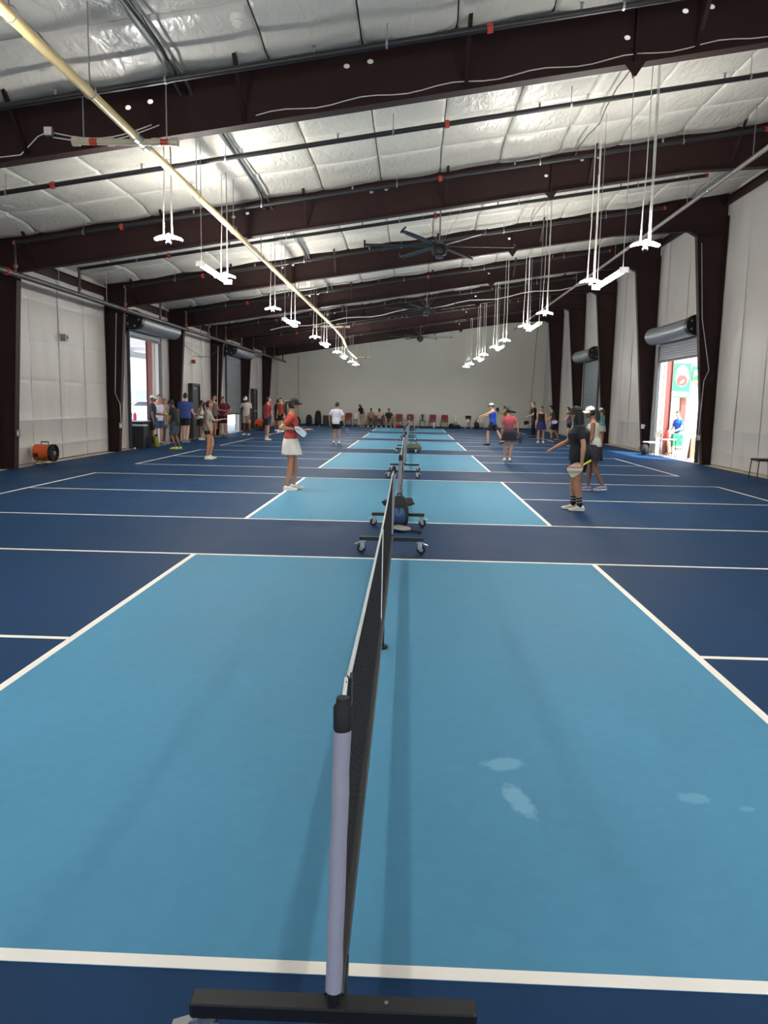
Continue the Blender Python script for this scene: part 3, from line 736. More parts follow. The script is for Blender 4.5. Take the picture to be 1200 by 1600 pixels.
for x, lab in ((-4.17, 'red chair by the back wall, leftmost, beside the stooping player'), (-2.62, 'red chair under the leftmost seated player'), (-2.06, 'red chair under the middle seated player'), (-1.42, 'red chair under the seated player in dark shirt'), (-.72, 'empty red chair right of the seated players'), (.02, 'empty red chair behind the farthest net post'), (1.55, 'empty red chair with a white bottle before it'), (2.36, 'rightmost empty red chair, beside dark bags')):
    red_chair((x, YB-.02, .006), PI, lab)
METALD = mat('dark_gun_metal', (46, 44, 42), .4, .6); METALW = mat('white_metal', (206, 204, 196), .5); WOODT = mat('pale_wood', (176, 150, 110), .6)
tolix((.86, YB, .006), PI, 'dark metal cafe chair between red chairs at the back wall', METALD)
tolix((3.1, YB, .006), PI, 'white metal cafe chair beside dark bags at the back wall', METALW)
tolix((3.95, YB, .006), PI, 'white metal cafe chair with a dark jacket over its back', METALW)
tolix((4.85, YB, .006), PI, 'white metal cafe chair behind the black backpack at the back wall', METALW)
tolix((-3.68, YB, .006), PI, 'white metal cafe chair behind the stooping player', METALW, METALD)
tag(obj('jacket', MB().bev((3.95, YB+.22-.40+.42, .74), (.40, .09, .26), .03), FAB_BLACK), 'dark jacket hung over a white metal chair', 'jacket')

def rucksack(loc, rz, label, m, s=(1, 1, 1), name='backpack', pm=None):
    t = thing(name, label, 'bag', loc, rz)
    def fn(d, p): return Vector((p.x*(1-.18*max(0, d.z)), p.y*(1-.2*max(0, d.z)), p.z))
    def sq(d, p):
        q = 4
        k = (abs(d.x)**q+abs(d.y)**q+abs(d.z)**q)**(-1/q); p = p*k*.86
        return Vector((p.x*(1-.22*max(0, d.z)), p.y*(1-.25*max(0, d.z)), p.z))
    obj('body', MB().ell((0, 0, .24*s[2]), (.19*s[0], .13*s[1], .28*s[2]), 16, 12, fn=sq), m, t, True, True)
    obj('front_pocket', MB().ell((0, -.10*s[1], .20*s[2]), (.14*s[0], .055*s[1], .13*s[2]), 12, 8, fn=sq), pm or m, t, True, True)
    obj('carry_loop', MB().tube([(-.04*s[0], .03, .46*s[2]), (-.03*s[0], .03, .51*s[2]), (.03*s[0], .03, .51*s[2]), (.04*s[0], .03, .46*s[2])], .009, 6), m, t, True, True)
    for sx in (-1, 1):
        obj('shoulder_strap', MB().tube([(sx*.08*s[0], .10*s[1], .44*s[2]), (sx*.10*s[0], .16*s[1], .32*s[2]), (sx*.12*s[0], .11*s[1], .1*s[2])], .012, 6), m, t, True, True)
    return t
def duffel(loc, rz, label, m, L=.5, r=.15):
    t = thing('duffel_bag', label, 'bag', loc, rz)
    rs = []
    for i in range(9):
        u = -1+i/4; k = (1-abs(u)**4)**.5*.92+.08
        rs.append([Vector((L/2*u, r*k*math.cos(2*PI*j/14), max(.004, r*.9+r*k*math.sin(2*PI*j/14)))) for j in range(14)])
    obj('body', MB().rings(rs), m, t, True, True)
    for y in (-1, 1): obj('handle', MB().tube([(-.12, y*r*.7, r*1.6), (-.08, y*r*.5, r*2.2), (.08, y*r*.5, r*2.2), (.12, y*r*.7, r*1.6)], .012, 6), m, t, True, True)
    return t
Z0 = .0026
rucksack((-6.15, 50.6, Z0), .2, 'black backpack standing tall among the bags at the left of the back wall', FAB_BLACK, (1.35, 1.3, 2.1))
rucksack((-6.75, 50.5, Z0), -.2, 'dark navy backpack leaning left of the tall black backpack', FAB_NAVY, (1.25, 1.2, 1.5))
duffel((-7.75, 50.4, Z0), .15, 'black duffel bag at the left end of the back wall', FAB_BLACK, .95, .32)
tag(obj('equipment_case', MB().bev((-5.55, 50.8, .36), (.55, .4, .71), .03), mat('dark_case', (34, 38, 38), .6)), 'dark upright equipment case right of the tall black backpack', 'case')
duffel((-4.95, 50.7, Z0), 0, 'low black bag on the floor right of the dark case', FAB_BLACK, .6, .18)
rucksack((-4.55, 50.75, Z0), .1, 'small navy backpack at the foot of the leftmost red chair', FAB_NAVY, (.9, .9, .75))
rucksack((2.78, 50.6, Z0), .2, 'dark backpack leaning between red chair and white chair at the back wall', FAB_BLACK, (1.1, 1, .7))
duffel((3.15, 50.5, Z0), 0, 'low dark duffel bag before a white metal chair at the back wall', FAB_NAVY, .55, .14)
rucksack((4.45, 50.4, Z0), 0, 'rounded black backpack on the floor at right of the back wall', FAB_BLACK, (1.1, 1.1, .95))
def bottle(loc, label, m, cap, r=.035, h=.22, name='water_bottle'):
    t = thing(name, label, 'bottle', loc)
    obj('body', MB().tube([(0,0,0), (0,0,.01), (0,0,h*.75), (0,0,h*.86), (0,0,h*.9)], [r*.9, r, r, r*.6, r*.45], 14), m, t, True, True)
    obj('cap', MB().tube([(0,0,h*.88), (0,0,h)], r*.55, 12), cap, t, True, True); return t
WB = mat('white_plastic', (225, 225, 222), .4)
bottle((-.98, 50.7, Z0), 'white bottle at the feet of the player in dark shirt', WB, WB)
bottle((1.62, 50.7, Z0), 'white bottle standing before an empty red chair', WB, FAB_BLACK, .05, .45)
# toys / ball basket heap near the seated players
RB = mat('red_fabric', (190, 40, 30), .8); YE = mat('yellow_ball', (214, 226, 60), .6)
tag(obj('red_bag', MB().ell((-.75, 50.55, .13), (.22, .14, .13), 12, 8), RB, None, True), 'small red bag lying before an empty red chair', 'bag')
def ball(loc, label, m=YE, r=.037):
    mb = MB().ell(loc, (r, r, r), 14, 10)
    return tag(obj('pickleball', mb, m, None, True), label, 'ball')
ball((-1.08, 50.5, .04), 'yellow ball beside the small red bag, leftmost'); ball((-.98, 50.3, .04), 'yellow ball in front of the small red bag')
ball((-5.95, 49.6, .04), 'yellow ball on the floor before the tall black backpack')

# right edge and right door furniture
def frame_chair(loc, rz, label, seat_m, fm):
    t = thing('frame_chair', label, 'chair', loc, rz)
    obj('seat', MB().bev((0, 0, .46), (.46, .44, .05), .02), seat_m, t, False, True)
    obj('backrest', MB().bev((0, -.23, .72), (.40, .035, .22), .012), seat_m, t, False, True)
    obj('back_frame', MB().tube([(-.21, -.20, .46), (-.21, -.24, .78), (-.16, -.25, .86), (.16, -.25, .86), (.21, -.24, .78), (.21, -.20, .46)], .013, 8), fm, t, True, True)
    for sx in (-1, 1):
        obj('leg', MB().tube([(sx*.21, .19, .45), (sx*.23, .22, 0)], .013, 6), fm, t, True, True)
        obj('leg', MB().tube([(sx*.21, -.20, .47), (sx*.23, -.25, 0)], .013, 6), fm, t, True, True)
    return t
frame_chair((8.56, 16.9, Z0), PI/2, 'black framed chair against the right wall at picture edge', FAB_BLACK, BLACK)
frame_chair((8.42, 25.25, Z0), PI/2+.2, 'pale seated metal frame chair beside the sunlit opening', METALW, BLACK)
rucksack((8.42, 26.0, Z0), 1.2, 'black bag on the floor left of the sunlit opening', FAB_BLACK, (1.15, 1.1, .72))
t = thing('side_table', 'small white topped table with thin legs in the sunlit opening', 'table', (8.75, 24.55, Z0))
obj('top', MB().bev((0, 0, .60), (.46, .42, .03), .01), METALW, t, False, True)
for a in (-1, 1):
    for b in (-1, 1): obj('leg', MB().tube([(a*.19, b*.17, .59), (a*.2, b*.18, 0)], .011, 6), BLACK, t, False, True)
bottle((8.72, 24.62, Z0+.616), 'red bottle on the small white topped table', RB, RB, .07, .28)
tag(obj('phone', MB().bev((8.85, 24.45, .66), (.06, .03, .07), .006), BLACK), 'small black gadget on the small white topped table', 'gadget')
for (pts, lab) in (([(8.74, 27.33, .95), (8.7, 27.28, .95), (8.72, 27.1, .99)], 'short white cable at the outlet on column by the sunlit opening'),):
    tag(obj('cable', MB().tube(pts, .012, 6), CORDW, None, True), lab, 'cable')
tag(obj('outlet_plate', MB().bev((8.70, 27.38, .95), (.12, .04, .16), .01), WB), 'white outlet cover on the column left of the sunlit opening', 'outlet')

# left door: black bins, table, drinks
BINM = mat('black_bin_plastic', (24, 26, 30), .5)
t = thing('black_bin', 'tall black bin with pale lid strip standing in the left doorway', 'bin', (-8.70, 23.22, Z0))
obj('body', MB().rings([[Vector((x*k, y*k, z)) for x, y in ((-.22,-.2), (.22,-.2), (.22,.2), (-.22,.2))] for k, z in ((.85, 0), (1, .72))]), BINM, t, False, True)
obj('lid', MB().bev((0, 0, .745), (.46, .42, .05), .015), mat('pale_lid', (190, 194, 200), .5), t, False, True)
t = thing('black_table', 'black draped table with drinks in the left doorway', 'table', (-9.0, 23.75, Z0))
obj('cloth', MB().rings([[Vector((x*k, y*k, z)) for x, y in ((-.4,-.42), (.4,-.42), (.4,.42), (-.4,.42))] for k, z in ((1.04, 0.0), (1, .6), (1, .86))]), FAB_BLACK, t, False, True)
obj('top', MB().bev((0, 0, .875), (.84, .88, .03), .01), mat('white_table', (215, 220, 228), .5), t, False, True)
bottle((-8.95, 23.55, .895), 'pink bottle on the black draped table', mat('pink_plastic', (214, 60, 110), .4), RB, .06, .26)
bottle((-9.12, 23.9, .895), 'clear white bottle on the black draped table', WB, WB, .05, .22)
rucksack((-8.5, 23.5, Z0), -1.2, 'dark blue backpack on the floor before the black bin', FAB_NAVY, (.8, .9, .8))
bottle((-8.42, 24.05, Z0), 'olive yellow water jug on the floor beside the dark blue backpack', mat('olive_jug', (140, 138, 50), .5), FAB_BLACK, .10, .42, 'water_jug')
ball((-8.62, 22.55, .04), 'yellow ball on the floor by the left column')
# things hung and left around the nets
PAD = mat('paddle_edge', (24, 24, 26), .6)
def paddle(loc, d, nrm, label, face_m, grip_m=None, group='pickleball paddles'):
    """paddle with grip end at loc; d points from grip to head, nrm is the face normal"""
    d = Vector(d).normalized(); n = Vector(nrm); n = (n-d*n.dot(d)).normalized(); s = d.cross(n)
    t = thing('paddle', label, 'paddle', loc, 0, group)
    def P(a, b, c): return d*a + s*b + n*c
    out = [(.13, .02), (.16, .055), (.19, .082), (.24, .098), (.36, .100), (.385, .09), (.40, .065), (.405, 0)]
    out = out + [(a, -b) for a, b in reversed(out[:-1])]
    def plate(w, k, th):
        mb = MB(); N = len(out)
        vs = [P(.27+(a-.27)*k, b*k, th*e) for e in (-1, 1) for a, b in out]
        return mb.add(vs, [tuple(range(N)), tuple(range(2*N-1, N-1, -1))] + [(i, (i+1) % N, (i+1) % N+N, i+N) for i in range(N)])
    obj('edge_guard', plate(0, 1.0, .006), PAD, t, False, True)
    obj('face', plate(0, .95, .0075), face_m, t, False, True)
    obj('grip', MB().tube([P(-.01, 0, 0), P(.0, 0, 0), P(.14, 0, 0)], [.018, .016, .015], 8), grip_m or PAD, t, True, True)
    return t
t = rucksack((.03, 8.06, .02), 0, 'blue and black paddle backpack leaning on the near post of second net', mat('black_nylon', (18, 20, 26), .6), (.78, .66, .88), pm=mat('blue_nylon', (30, 62, 100), .4))
obj('logo', MB().tube([(-.032, -.088, .275), (-.032, -.098, .21), (-.014, -.104, .18), (.014, -.104, .18), (.032, -.098, .21), (.032, -.088, .275)], .008, 6), mat('logo_blue', (70, 120, 170), .4), t, True, True)
paddle((.22, 8.20, .33), (-1, .05, .0), (0, -.3, 1), 'black paddle with grip sticking out right of the blue black backpack', PAD)
paddle((-.19, 8.18, .34), (1, .05, .03), (0, -.4, 1), 'black paddle with grip sticking out left of the second net post', PAD)
paddle((.31, 7.74, .022), (-1, .55, .10), (0, -.15, 1), 'pale edged paddle lying on the floor before second net', mat('pale_face', (150, 146, 140), .5))
duffel((.24, 24.4, Z0), .1, 'grey green bag on the floor between third and fourth nets', mat('grey_green', (92, 98, 90), .8), .56, .16)

# ------------------------------------------------------------------ outside the doors
PAVE = mat('pale_paving', (205, 200, 190), .85, var=(.6, .08))
tag(obj('ground_left', MB().box((-44.3, 30, -.08), (70, 180, .12)), PAVE), 'sunlit paving outside the left doors', kind='structure')
tag(obj('ground_right', MB().box((44.3, 30, -.08), (70, 180, .12)), PAVE), 'sunlit paving outside the right doors', kind='structure')
tag(obj('ground_front', MB().box((0, -33.2, -.08), (18.5, 54, .12)), PAVE), 'sunlit paving behind the camera', kind='structure')
WPAINT = mat('white_canopy_paint', (222, 222, 226), .6)
t = thing('canopy', 'white shade canopy with rafters outside the left door', 'canopy', (-11.4, 32, 0))
obj('roof_sheet', MB().box((-11.45, 34, 4.02), (4.4, 30, .05)), WPAINT, t)
for k in range(10): obj('rafter', MB().box((-11.45, 21+k*2.9, 3.92), (4.4, .08, .16)), WPAINT, t)
obj('edge_beam', MB().box((-13.5, 34, 3.72), (.12, 30, .30)), WPAINT, t)
for y in (24.5, 29.9, 35.3, 40.7, 46.1):
    p = obj('post', MB().box((-13.5, y, 1.78), (.17, .17, 3.6)), WPAINT, t); obj('post_base', MB().box((-13.5, y, .04), (.3, .3, .1)), GREYSTEEL, p)
MJ = mat('maroon_jamb', (120, 62, 56), .5)
for n, (sx, y, lab) in enumerate(((-1, 26.12, 'maroon steel post outside the far side of the left doorway'), (1, 26.58, 'maroon steel post outside the far side of the right opening'))):
    t = thing('door_post', lab, 'post', (sx*9.28, y, -.02)); obj('web', MB().box((0, 0, 1.9), (.22, .012, 3.8)), MJ, t, False, True)
    for e in (-1, 1): obj('flange', MB().box((e*.11, 0, 1.9), (.014, .14, 3.8)), MJ, t, False, True)
# low building and parked car beyond the left canopy
t = thing('far_building', 'long low pale building far beyond the left door', 'building', (-45, 105, 0))
obj('wall', MB().box((-42, 105, 1.9), (40, 8, 3.8)), mat('pale_stucco', (214, 216, 222), .8), t)
obj('roof_band', MB().box((-42, 100.9, 3.9), (40.6, .4, .5)), mat('tan_band', (206, 178, 140), .7), t)
for k in range(6): obj('window', MB().box((-56+k*5.2, 100.98, 1.9), (2.4, .1, 1.4)), mat('window_glass', (90, 110, 130), .1), t)
def car(loc, rz, label, body):
    t = thing('parked_car', label, 'car', loc, rz)
    prof = [(-2.1, .35), (-2.15, .75), (-1.9, .95), (-1.2, 1.0), (-.65, 1.42), (.75, 1.45), (1.35, 1.0), (2.0, .92), (2.15, .6), (2.1, .35)]
    mb = MB().poly(prof, -.82, .82); obj('body', mb, body, t, False, True)
    for s in (-1, 1):
        obj('side_window', MB().poly([(-1.05, 1.02), (-.6, 1.36), (.7, 1.38), (1.15, 1.02)], s*.822, s*.83), mat('car_glass', (40, 48, 58), .1), t, False, True)
        for x in (-1.35, 1.35):
            w = obj('wheel', MB().disc((x, s*.74, .32), .32, .2, 'Y', 20), RUBBER, t, True, True); obj('hubcap', MB().disc((x, s*.85, .32), .18, .02, 'Y', 14), CHROME, w, False, True)
    return t
car((-27.5, 78, -.02), .35, 'red car parked far beyond the left doorway', mat('car_red', (190, 60, 76), .3)); car((-21.0, 60, -.02), .3, 'white car parked before the red car outside', mat('car_white', (228, 228, 230), .3))
# shop front beyond the right opening
t = thing('shop_building', 'pale sided shop building across from the right opening', 'building', (16, 38, 0))
SID = mat('pale_siding', (222, 210, 196), .7)
obj('wall', MB().box((16.5, 38.1, 2.6), (13, .3, 5.2)), SID, t)
for k in range(26): obj('siding_board', MB().box((16.5, 37.93, .11+k*.2), (13, .03, .185), rx=-.05), SID, t)
for x in (12.25, 13.62, 16.6): obj('column', MB().box((x, 37.78, 1.75), (.24, .24, 3.5)), MJ, t)
obj('window', MB().box((12.0, 37.85, 3.35), (.75, .08, .8)), mat('shutter_tan', (196, 160, 130), .6), t)
for k in range(3): obj('window_bar', MB().box((11.75+k*.25, 37.79, 3.35), (.03, .05, .8)), MJ, t)
obj('awning_band', MB().box((16.5, 37.6, 4.35), (13, .7, .12)), WPAINT, t)
GREEN = mat('sign_green', (38, 150, 84), .6); SWHITE = mat('sign_white', (240, 240, 236), .6); SRED = mat('sign_red', (196, 60, 52), .6); SYEL = mat('sign_yellow', (226, 206, 70), .6)
YS = 37.5; XS, ZS = 13.33, 3.0
t = thing('shop_sign', 'hanging green sign with white oval and red emblem on the shop', 'sign', (XS, YS, ZS-.85))
obj('board', MB().box((XS, YS, ZS), (.92, .06, 1.66)), GREEN, t)
def flat_ell(x, z, rx, rz, y, n=24): return MB().poly([(x+rx*math.cos(2*PI*k/n), z+rz*math.sin(2*PI*k/n)*(1.0 if math.sin(2*PI*k/n) < 0 else 1.15)) for k in range(n)], y-.01, y)
obj('oval', flat_ell(XS+.05, ZS+.18, .33, .48, YS-.031), SWHITE, t)
obj('red_emblem', flat_ell(XS+.05, ZS-.02, .27, .25, YS-.042), SRED, t)
mb = MB()
for q, hh in enumerate((.10, .14, .07, .12)): mb.box((XS-.09+.085*q, YS-.047, ZS+.36+hh/2), (.045, .008, hh))
mb.box((XS+.05, YS-.047, ZS+.29), (.36, .008, .025))
obj('emblem_mark', mb, SRED, t)
obj('emblem_leaf', MB().poly([(XS-.06, ZS-.16), (XS+.02, ZS-.02), (XS+.16, ZS+.04), (XS+.1, ZS-.1)], YS-.06, YS-.05), SWHITE, t)
obj('white_strip', MB().box((XS, YS-.036, ZS-.66), (.8, .01, .22)), SWHITE, t)
obj('hanger', MB().tube([(XS-.4, YS, ZS+.83), (XS-.4, YS, ZS+1.3)], .015, 6).tube([(XS+.4, YS, ZS+.83), (XS+.4, YS, ZS+1.3)], .015, 6), GREYSTEEL, t)
t = thing('shop_banner', 'green and yellow banner right of the hanging green sign', 'sign', (14.5, 37.6, 2.9))
obj('board', MB().box((14.55, 37.6, 3.3), (1.3, .05, .8)), GREEN, t)
obj('swoosh', MB().poly([(13.95, 3.18), (14.5, 3.45), (15.1, 3.3), (14.6, 3.62), (14.0, 3.5)], 37.56, 37.57), SWHITE, t)
obj('yellow_edge', MB().box((14.55, 37.565, 2.96), (1.3, .02, .1)), SYEL, t)
# sandwich board with yellow letters
t = thing('sandwich_board', 'brown board with yellow letters outside the right opening', 'sign', (9.55, 24.1, -.02))
obj('panel', MB().box((0, 0, .36), (.42, .03, .70)), mat('board_brown', (120, 98, 84), .7), t, False, True)
obj('rear_panel', MB().box((0, .16, .36), (.42, .03, .71), rx=.3), mat('board_brown', (120, 98, 84), .7), t, False, True)
cv = bpy.data.curves.new('letters', 'FONT'); cv.body = 'LOC'; cv.size = .17; cv.extrude = .003; cv.align_x = 'CENTER'
_tmp = bpy.data.objects.new('letters_tmp', cv); COL.objects.link(_tmp); bpy.context.view_layer.update()
_me = bpy.data.meshes.new_from_object(_tmp.evaluated_get(bpy.context.evaluated_depsgraph_get())); bpy.data.objects.remove(_tmp)
_me.materials.clear(); _me.materials.append(SYEL)
fo = bpy.data.objects.new('letters', _me); COL.objects.link(fo); fo.parent = t; fo.location = (0, -.02, .22); fo.rotation_euler = (PI/2, 0, 0)
# stool with the patterned green box
t = thing('wooden_stool', 'light wooden stool outside the right opening under the green box', 'stool', (9.26, 25.2, -.02))
obj('seat', MB().bev((0, 0, .36), (.40, .36, .03), .02), WOODT, t, False, True)
for a in (-1, 1):
    for b in (-1, 1): obj('leg', MB().tube([(a*.15, b*.13, .35), (a*.19, b*.17, 0)], .016, 6), WOODT, t, False, True)
t = thing('green_box', 'green patterned box on the light wooden stool outside', 'box', (9.25, 25.2, .356))
obj('carton', MB().bev((0, 0, .21), (.34, .26, .42), .012), mat('box_green', (60, 170, 110), .6), t, False, True)
obj('orange_side', MB().box((.172, 0, .21), (.006, .24, .4)), mat('box_orange', (226, 140, 100), .6), t, False, True)
for k, (x, z) in enumerate(((-.08, .31), (.08, .31), (-.08, .12), (.08, .12), (0, .21))):
    obj('leaf_print', MB().poly([(x-.05, z-.05), (x+.06, z-.02), (x+.04, z+.06), (x-.03, z+.05)], -.137, -.131), mat('box_dark', (24, 128, 84), .6), t, False, True)

# ------------------------------------------------------------------ people
SKIN = {'l': mat('skin_light', (206, 160, 134), .55), 'm': mat('skin_tan', (178, 128, 100), .55), 'b': mat('skin_brown', (128, 86, 66), .55), 'd': mat('skin_dark', (84, 56, 44), .55)}
def cl(rgb, rough=.85): return mat('cloth_%d_%d_%d' % rgb, rgb, rough, bump=(18, .25))
def hairm(rgb): return mat('hair_%d_%d_%d' % rgb, rgb, .5, bump=(60, .3, (1, 1, .2)))
PENDING = []
V = Vector
def person(label, x, y, H, rz, sex='m', skin='m', top=('tee', (40, 40, 48)), bottom=('shorts', (24, 24, 28), .55), shoes=((230, 230, 226), (230, 230, 226)),
           hair=('short', (28, 22, 20)), cap=None, LA=((-.12, .05, -1), (-.03, .25, -1)), RA=((.12, .05, -1), (.03, .25, -1)),
           LL=((-.04, .02, -1), (0, -.03, -1)), RL=((.04, .02, -1), (0, -.03, -1)), lean=3, tw=0, hyaw=0, hpit=0, socks=None, girth=1.0, curl=(.5, .5), glasses=False, z0=Z0, fine=False, side=0):
    k = H/1.75; rzr = math.radians(rz)
    root = thing('person', label, 'person', (x, y, z0), rzr, 'people in the hall')
    fem = sex == 'f'
    # spine frame
    Rl = Matrix.Rotation(-math.radians(lean), 3, 'X') @ Matrix.Rotation(math.radians(side), 3, 'Y')
    Rt = Rl @ Matrix.Rotation(math.radians(tw), 3, 'Z')
    hipw = .088 if not fem else .092; shw = (.185 if not fem else .158)*(1+.5*(girth-1))
    G = girth
    def leg(side_, dirs):
        h = V((side_*hipw, 0, 0)); a = h + V(dirs[0]).normalized()*.435; b = a + V(dirs[1]).normalized()*.41
        return h, a, b
    lh, lk, la = leg(-1, LL); rh, rk, ra = leg(1, RL)
    low = min(la.z, ra.z); off = V((-(la.x+ra.x)/2*0, -(la.y+ra.y)/2*0, .085-low))
    P0 = off                                                     # hip centre
    def S(d, sx=0, sy=0, R=None): return P0 + (R or Rl) @ V((sx, sy, d))
    if fem: prof = [(-.10, .10, .085, 0), (-.02, .168, .118, -.01), (.06, .165, .112, -.005), (.17, .125, .088, .005), (.28, .142, .105, .012), (.37, .150, .108, .01), (.45, .135, .082, -.002), (.505, .075, .06, -.005), (.535, .047, .05, .0), (.59, .046, .05, .012)]
    else: prof = [(-.10, .10, .085, 0), (-.02, .160, .110, -.005), (.06, .155, .108, 0), (.17, .148, .102, .004), (.28, .168, .115, .008), (.38, .182, .118, .004), (.455, .160, .088, -.004), (.51, .085, .065, -.006), (.54, .056, .058, 0), (.60, .055, .058, .012)]
    def torso(mb, i0, i1, inf, n=20, extra=0):
        rs = []
        for (d, rx, ry, oy) in prof[i0:i1]:
            f = min(1, max(0, (d-.05)/.25)); R = Rl.lerp(Rt, f) if False else (Rt if d > .2 else Rl)
            g = G if d < .45 else 1
            ring = []
            for q in range(n):
                a = 2*PI*q/n; c, s = math.cos(a), math.sin(a)
                e = .85; cx = math.copysign(abs(c)**e, c); sy = math.copysign(abs(s)**e, s)
                ring.append(P0 + R @ V(((rx*g+inf)*cx, (ry*g+inf+extra)*sy+oy, d)))
            rs.append(ring)
        mb.rings(rs); return rs
    shL, shR = P0 + Rt @ V((-shw, 0, .435)), P0 + Rt @ V((shw, 0, .435))
    def arm(sh, dirs):
        e = sh + (Rt @ V(dirs[0])).normalized()*.285; w = e + (Rt @ V(dirs[1])).normalized()*.25; return sh, e, w
    A = {-1: arm(shL, LA), 1: arm(shR, RA)}
    Lg = {-1: (lh+P0, lk+P0, la+P0), 1: (rh+P0, rk+P0, ra+P0)}
    af = (.92 if fem else 1.0)*(.6+.4*G); lf = (.98 if fem else 1.0)*(.5+.5*G)
    def limb(mb, p, q, prof_, n=12):
        mb.tube([p.lerp(q, t) for t, _ in prof_], [r for _, r in prof_], n)
    body = MB(); torso(body, 0, 10, 0)
    for s in (-1, 1):
        sh, e, w = A[s]
        body.ell(sh, (.056*af, .056*af, .056*af), 10, 8)
        limb(body, sh, e, [(0, .050*af), (.35, .050*af), (.8, .040*af), (1, .038*af)]); body.ell(e, (.039*af,)*3, 8, 6)
        limb(body, e, w, [(0, .038*af), (.3, .041*af), (.75, .030*af), (1, .026*af)])
        h, kn, an = Lg[s]
        body.ell(h, (.085*lf,)*3, 10, 8); limb(body, h, kn, [(0, .086*lf), (.3, .080*lf), (.8, .058*lf), (1, .053*lf)]); body.ell(kn, (.054*lf,)*3, 8, 6)
        limb(body, kn, an, [(0, .051*lf), (.28, .057*lf), (.6, .044*lf), (.9, .034*lf), (1, .036*lf)]); body.ell(an, (.038,)*3, 8, 6)
        ft = an + V((0, .13, -.05)); limb(body, an+V((0, -.02, -.03)), ft, [(0, .036), (.6, .036), (1, .026)])
        # palm
        fd = (w-e).normalized(); sd = fd.cross(V((0, 0, 1))) if abs(fd.z) < .8 else fd.cross(Rt @ V((1, 0, 0)))
        sd.normalize(); nd = fd.cross(sd)
        Rm = Matrix((sd, nd, fd)).transposed(); body.ell(w+fd*.045, (.040, .017, .058), 10, 8, R=Rm)
    # head
    hy, hp = math.radians(hyaw), math.radians(hpit)
    Rh = Matrix.Rotation(math.radians(-lean*.35), 3, 'X') @ Matrix.Rotation(hy, 3, 'Z') @ Matrix.Rotation(hp, 3, 'X')
    nk = P0 + Rt @ V((0, .012, .578)); hc = nk + Rh @ V((0, .022, .098))
    def hshape(d, p):
        q = V(p)
        if d.z < -.1: f = min(1, (-.1-d.z)/.9); q.x *= 1-.30*f; q.y *= 1-.10*f
        if d.y < 0 and d.z < .2: q.y *= .96
        return q
    body.ell(hc, (.076, .097, .118), 16, 12, R=Rh, fn=hshape)
    body.ell(hc + Rh @ V((0, .098, -.015)), (.013, .020, .022), 8, 6, R=Rh)           # nose
    body.ell(hc + Rh @ V((0, .078, -.083)), (.028, .022, .018), 8, 6, R=Rh)           # chin
    body.ell(hc + Rh @ V((0, .083, .030)), (.050, .016, .012), 8, 6, R=Rh)            # brow
    for s in (-1, 1): body.ell(hc + Rh @ V((s*.077, -.008, -.01)), (.010, .022, .030), 8, 6, R=Rh)
    for v in body.v: pass
    def put(name, mb, m, parent, vox=None, sm=3, smooth=True):
        mb.v = [v*k for v in mb.v]
        o = obj(name, mb, m, parent, smooth, True)
        if vox:
            r = o.modifiers.new('r', 'REMESH'); r.mode = 'VOXEL'; r.voxel_size = vox*k; r.use_smooth_shade = True
            if sm: z = o.modifiers.new('s', 'SMOOTH'); z.factor = .5; z.iterations = sm
            PENDING.append([o, None])
        return o
    far = y > 28
    bo = put('body', body, SKIN[skin], root, .016 if far else .0125, 2)
    # fingers
    fg = MB()
    for s, cu in ((-1, curl[0]), (1, curl[1])):
        sh, e, w = A[s]; fd = (w-e).normalized(); sd = fd.cross(V((0, 0, 1))) if abs(fd.z) < .8 else fd.cross(Rt @ V((1, 0, 0)))
        sd.normalize(); nd = fd.cross(sd)
        pn = nd if nd.dot(Rt @ V((-s*1.0, .15, -.6))) > 0 else -nd              # palm side
        for q, ln in enumerate((.068, .078, .074, .058)):
            b = w + fd*.085 + sd*(-.028+.0187*q); a1 = cu*1.0; a2 = cu*1.9
            m1 = b + (fd*math.cos(a1)+pn*math.sin(a1))*ln*.5; m2 = m1 + (fd*math.cos(a2)+pn*math.sin(a2))*ln*.5
            fg.tube([b-fd*.02, b, m1, m2], [.0095, .009, .0085, .0065], 6)
        ts = sd if sd.dot(Rt @ V((-s, .8, .2))) > 0 else -sd
        b = w + fd*.03 + ts*.030; m1 = b + (fd*.7+ts*.6+pn*cu*.5).normalized()*.036; m2 = m1 + (fd*.9+ts*.1+pn*cu*.8).normalized()*.03
        fg.tube([b-ts*.02, b, m1, m2], [.011, .011, .010, .0075], 6)
    fg.v = [v*k for v in fg.v]; PENDING[-1][1] = fg
    # face details
    eb = MB(); mo = MB()
    for s in (-1, 1): eb.ell(hc + Rh @ V((s*.030, .087, .010)), (.012, .008, .006), 8, 6, R=Rh)
    put('eyes', eb, mat('eye_dark', (30, 22, 20), .3), root); mo.ell(hc + Rh @ V((0, .090, -.052)), (.022, .008, .006), 8, 6, R=Rh)
    put('mouth', mo, mat('lips', (142, 74, 70), .5), root)
    if glasses: put('sunglasses', MB().ell(hc + Rh @ V((-.032, .094, .010)), (.026, .010, .018), 10, 6, R=Rh).ell(hc + Rh @ V((.032, .094, .010)), (.026, .010, .018), 10, 6, R=Rh).tube([hc + Rh @ V(p) for p in ((-.08, 0, .015), (-.06, .08, .015), (.06, .08, .015), (.08, 0, .015))], .005, 5), BLACK, root)
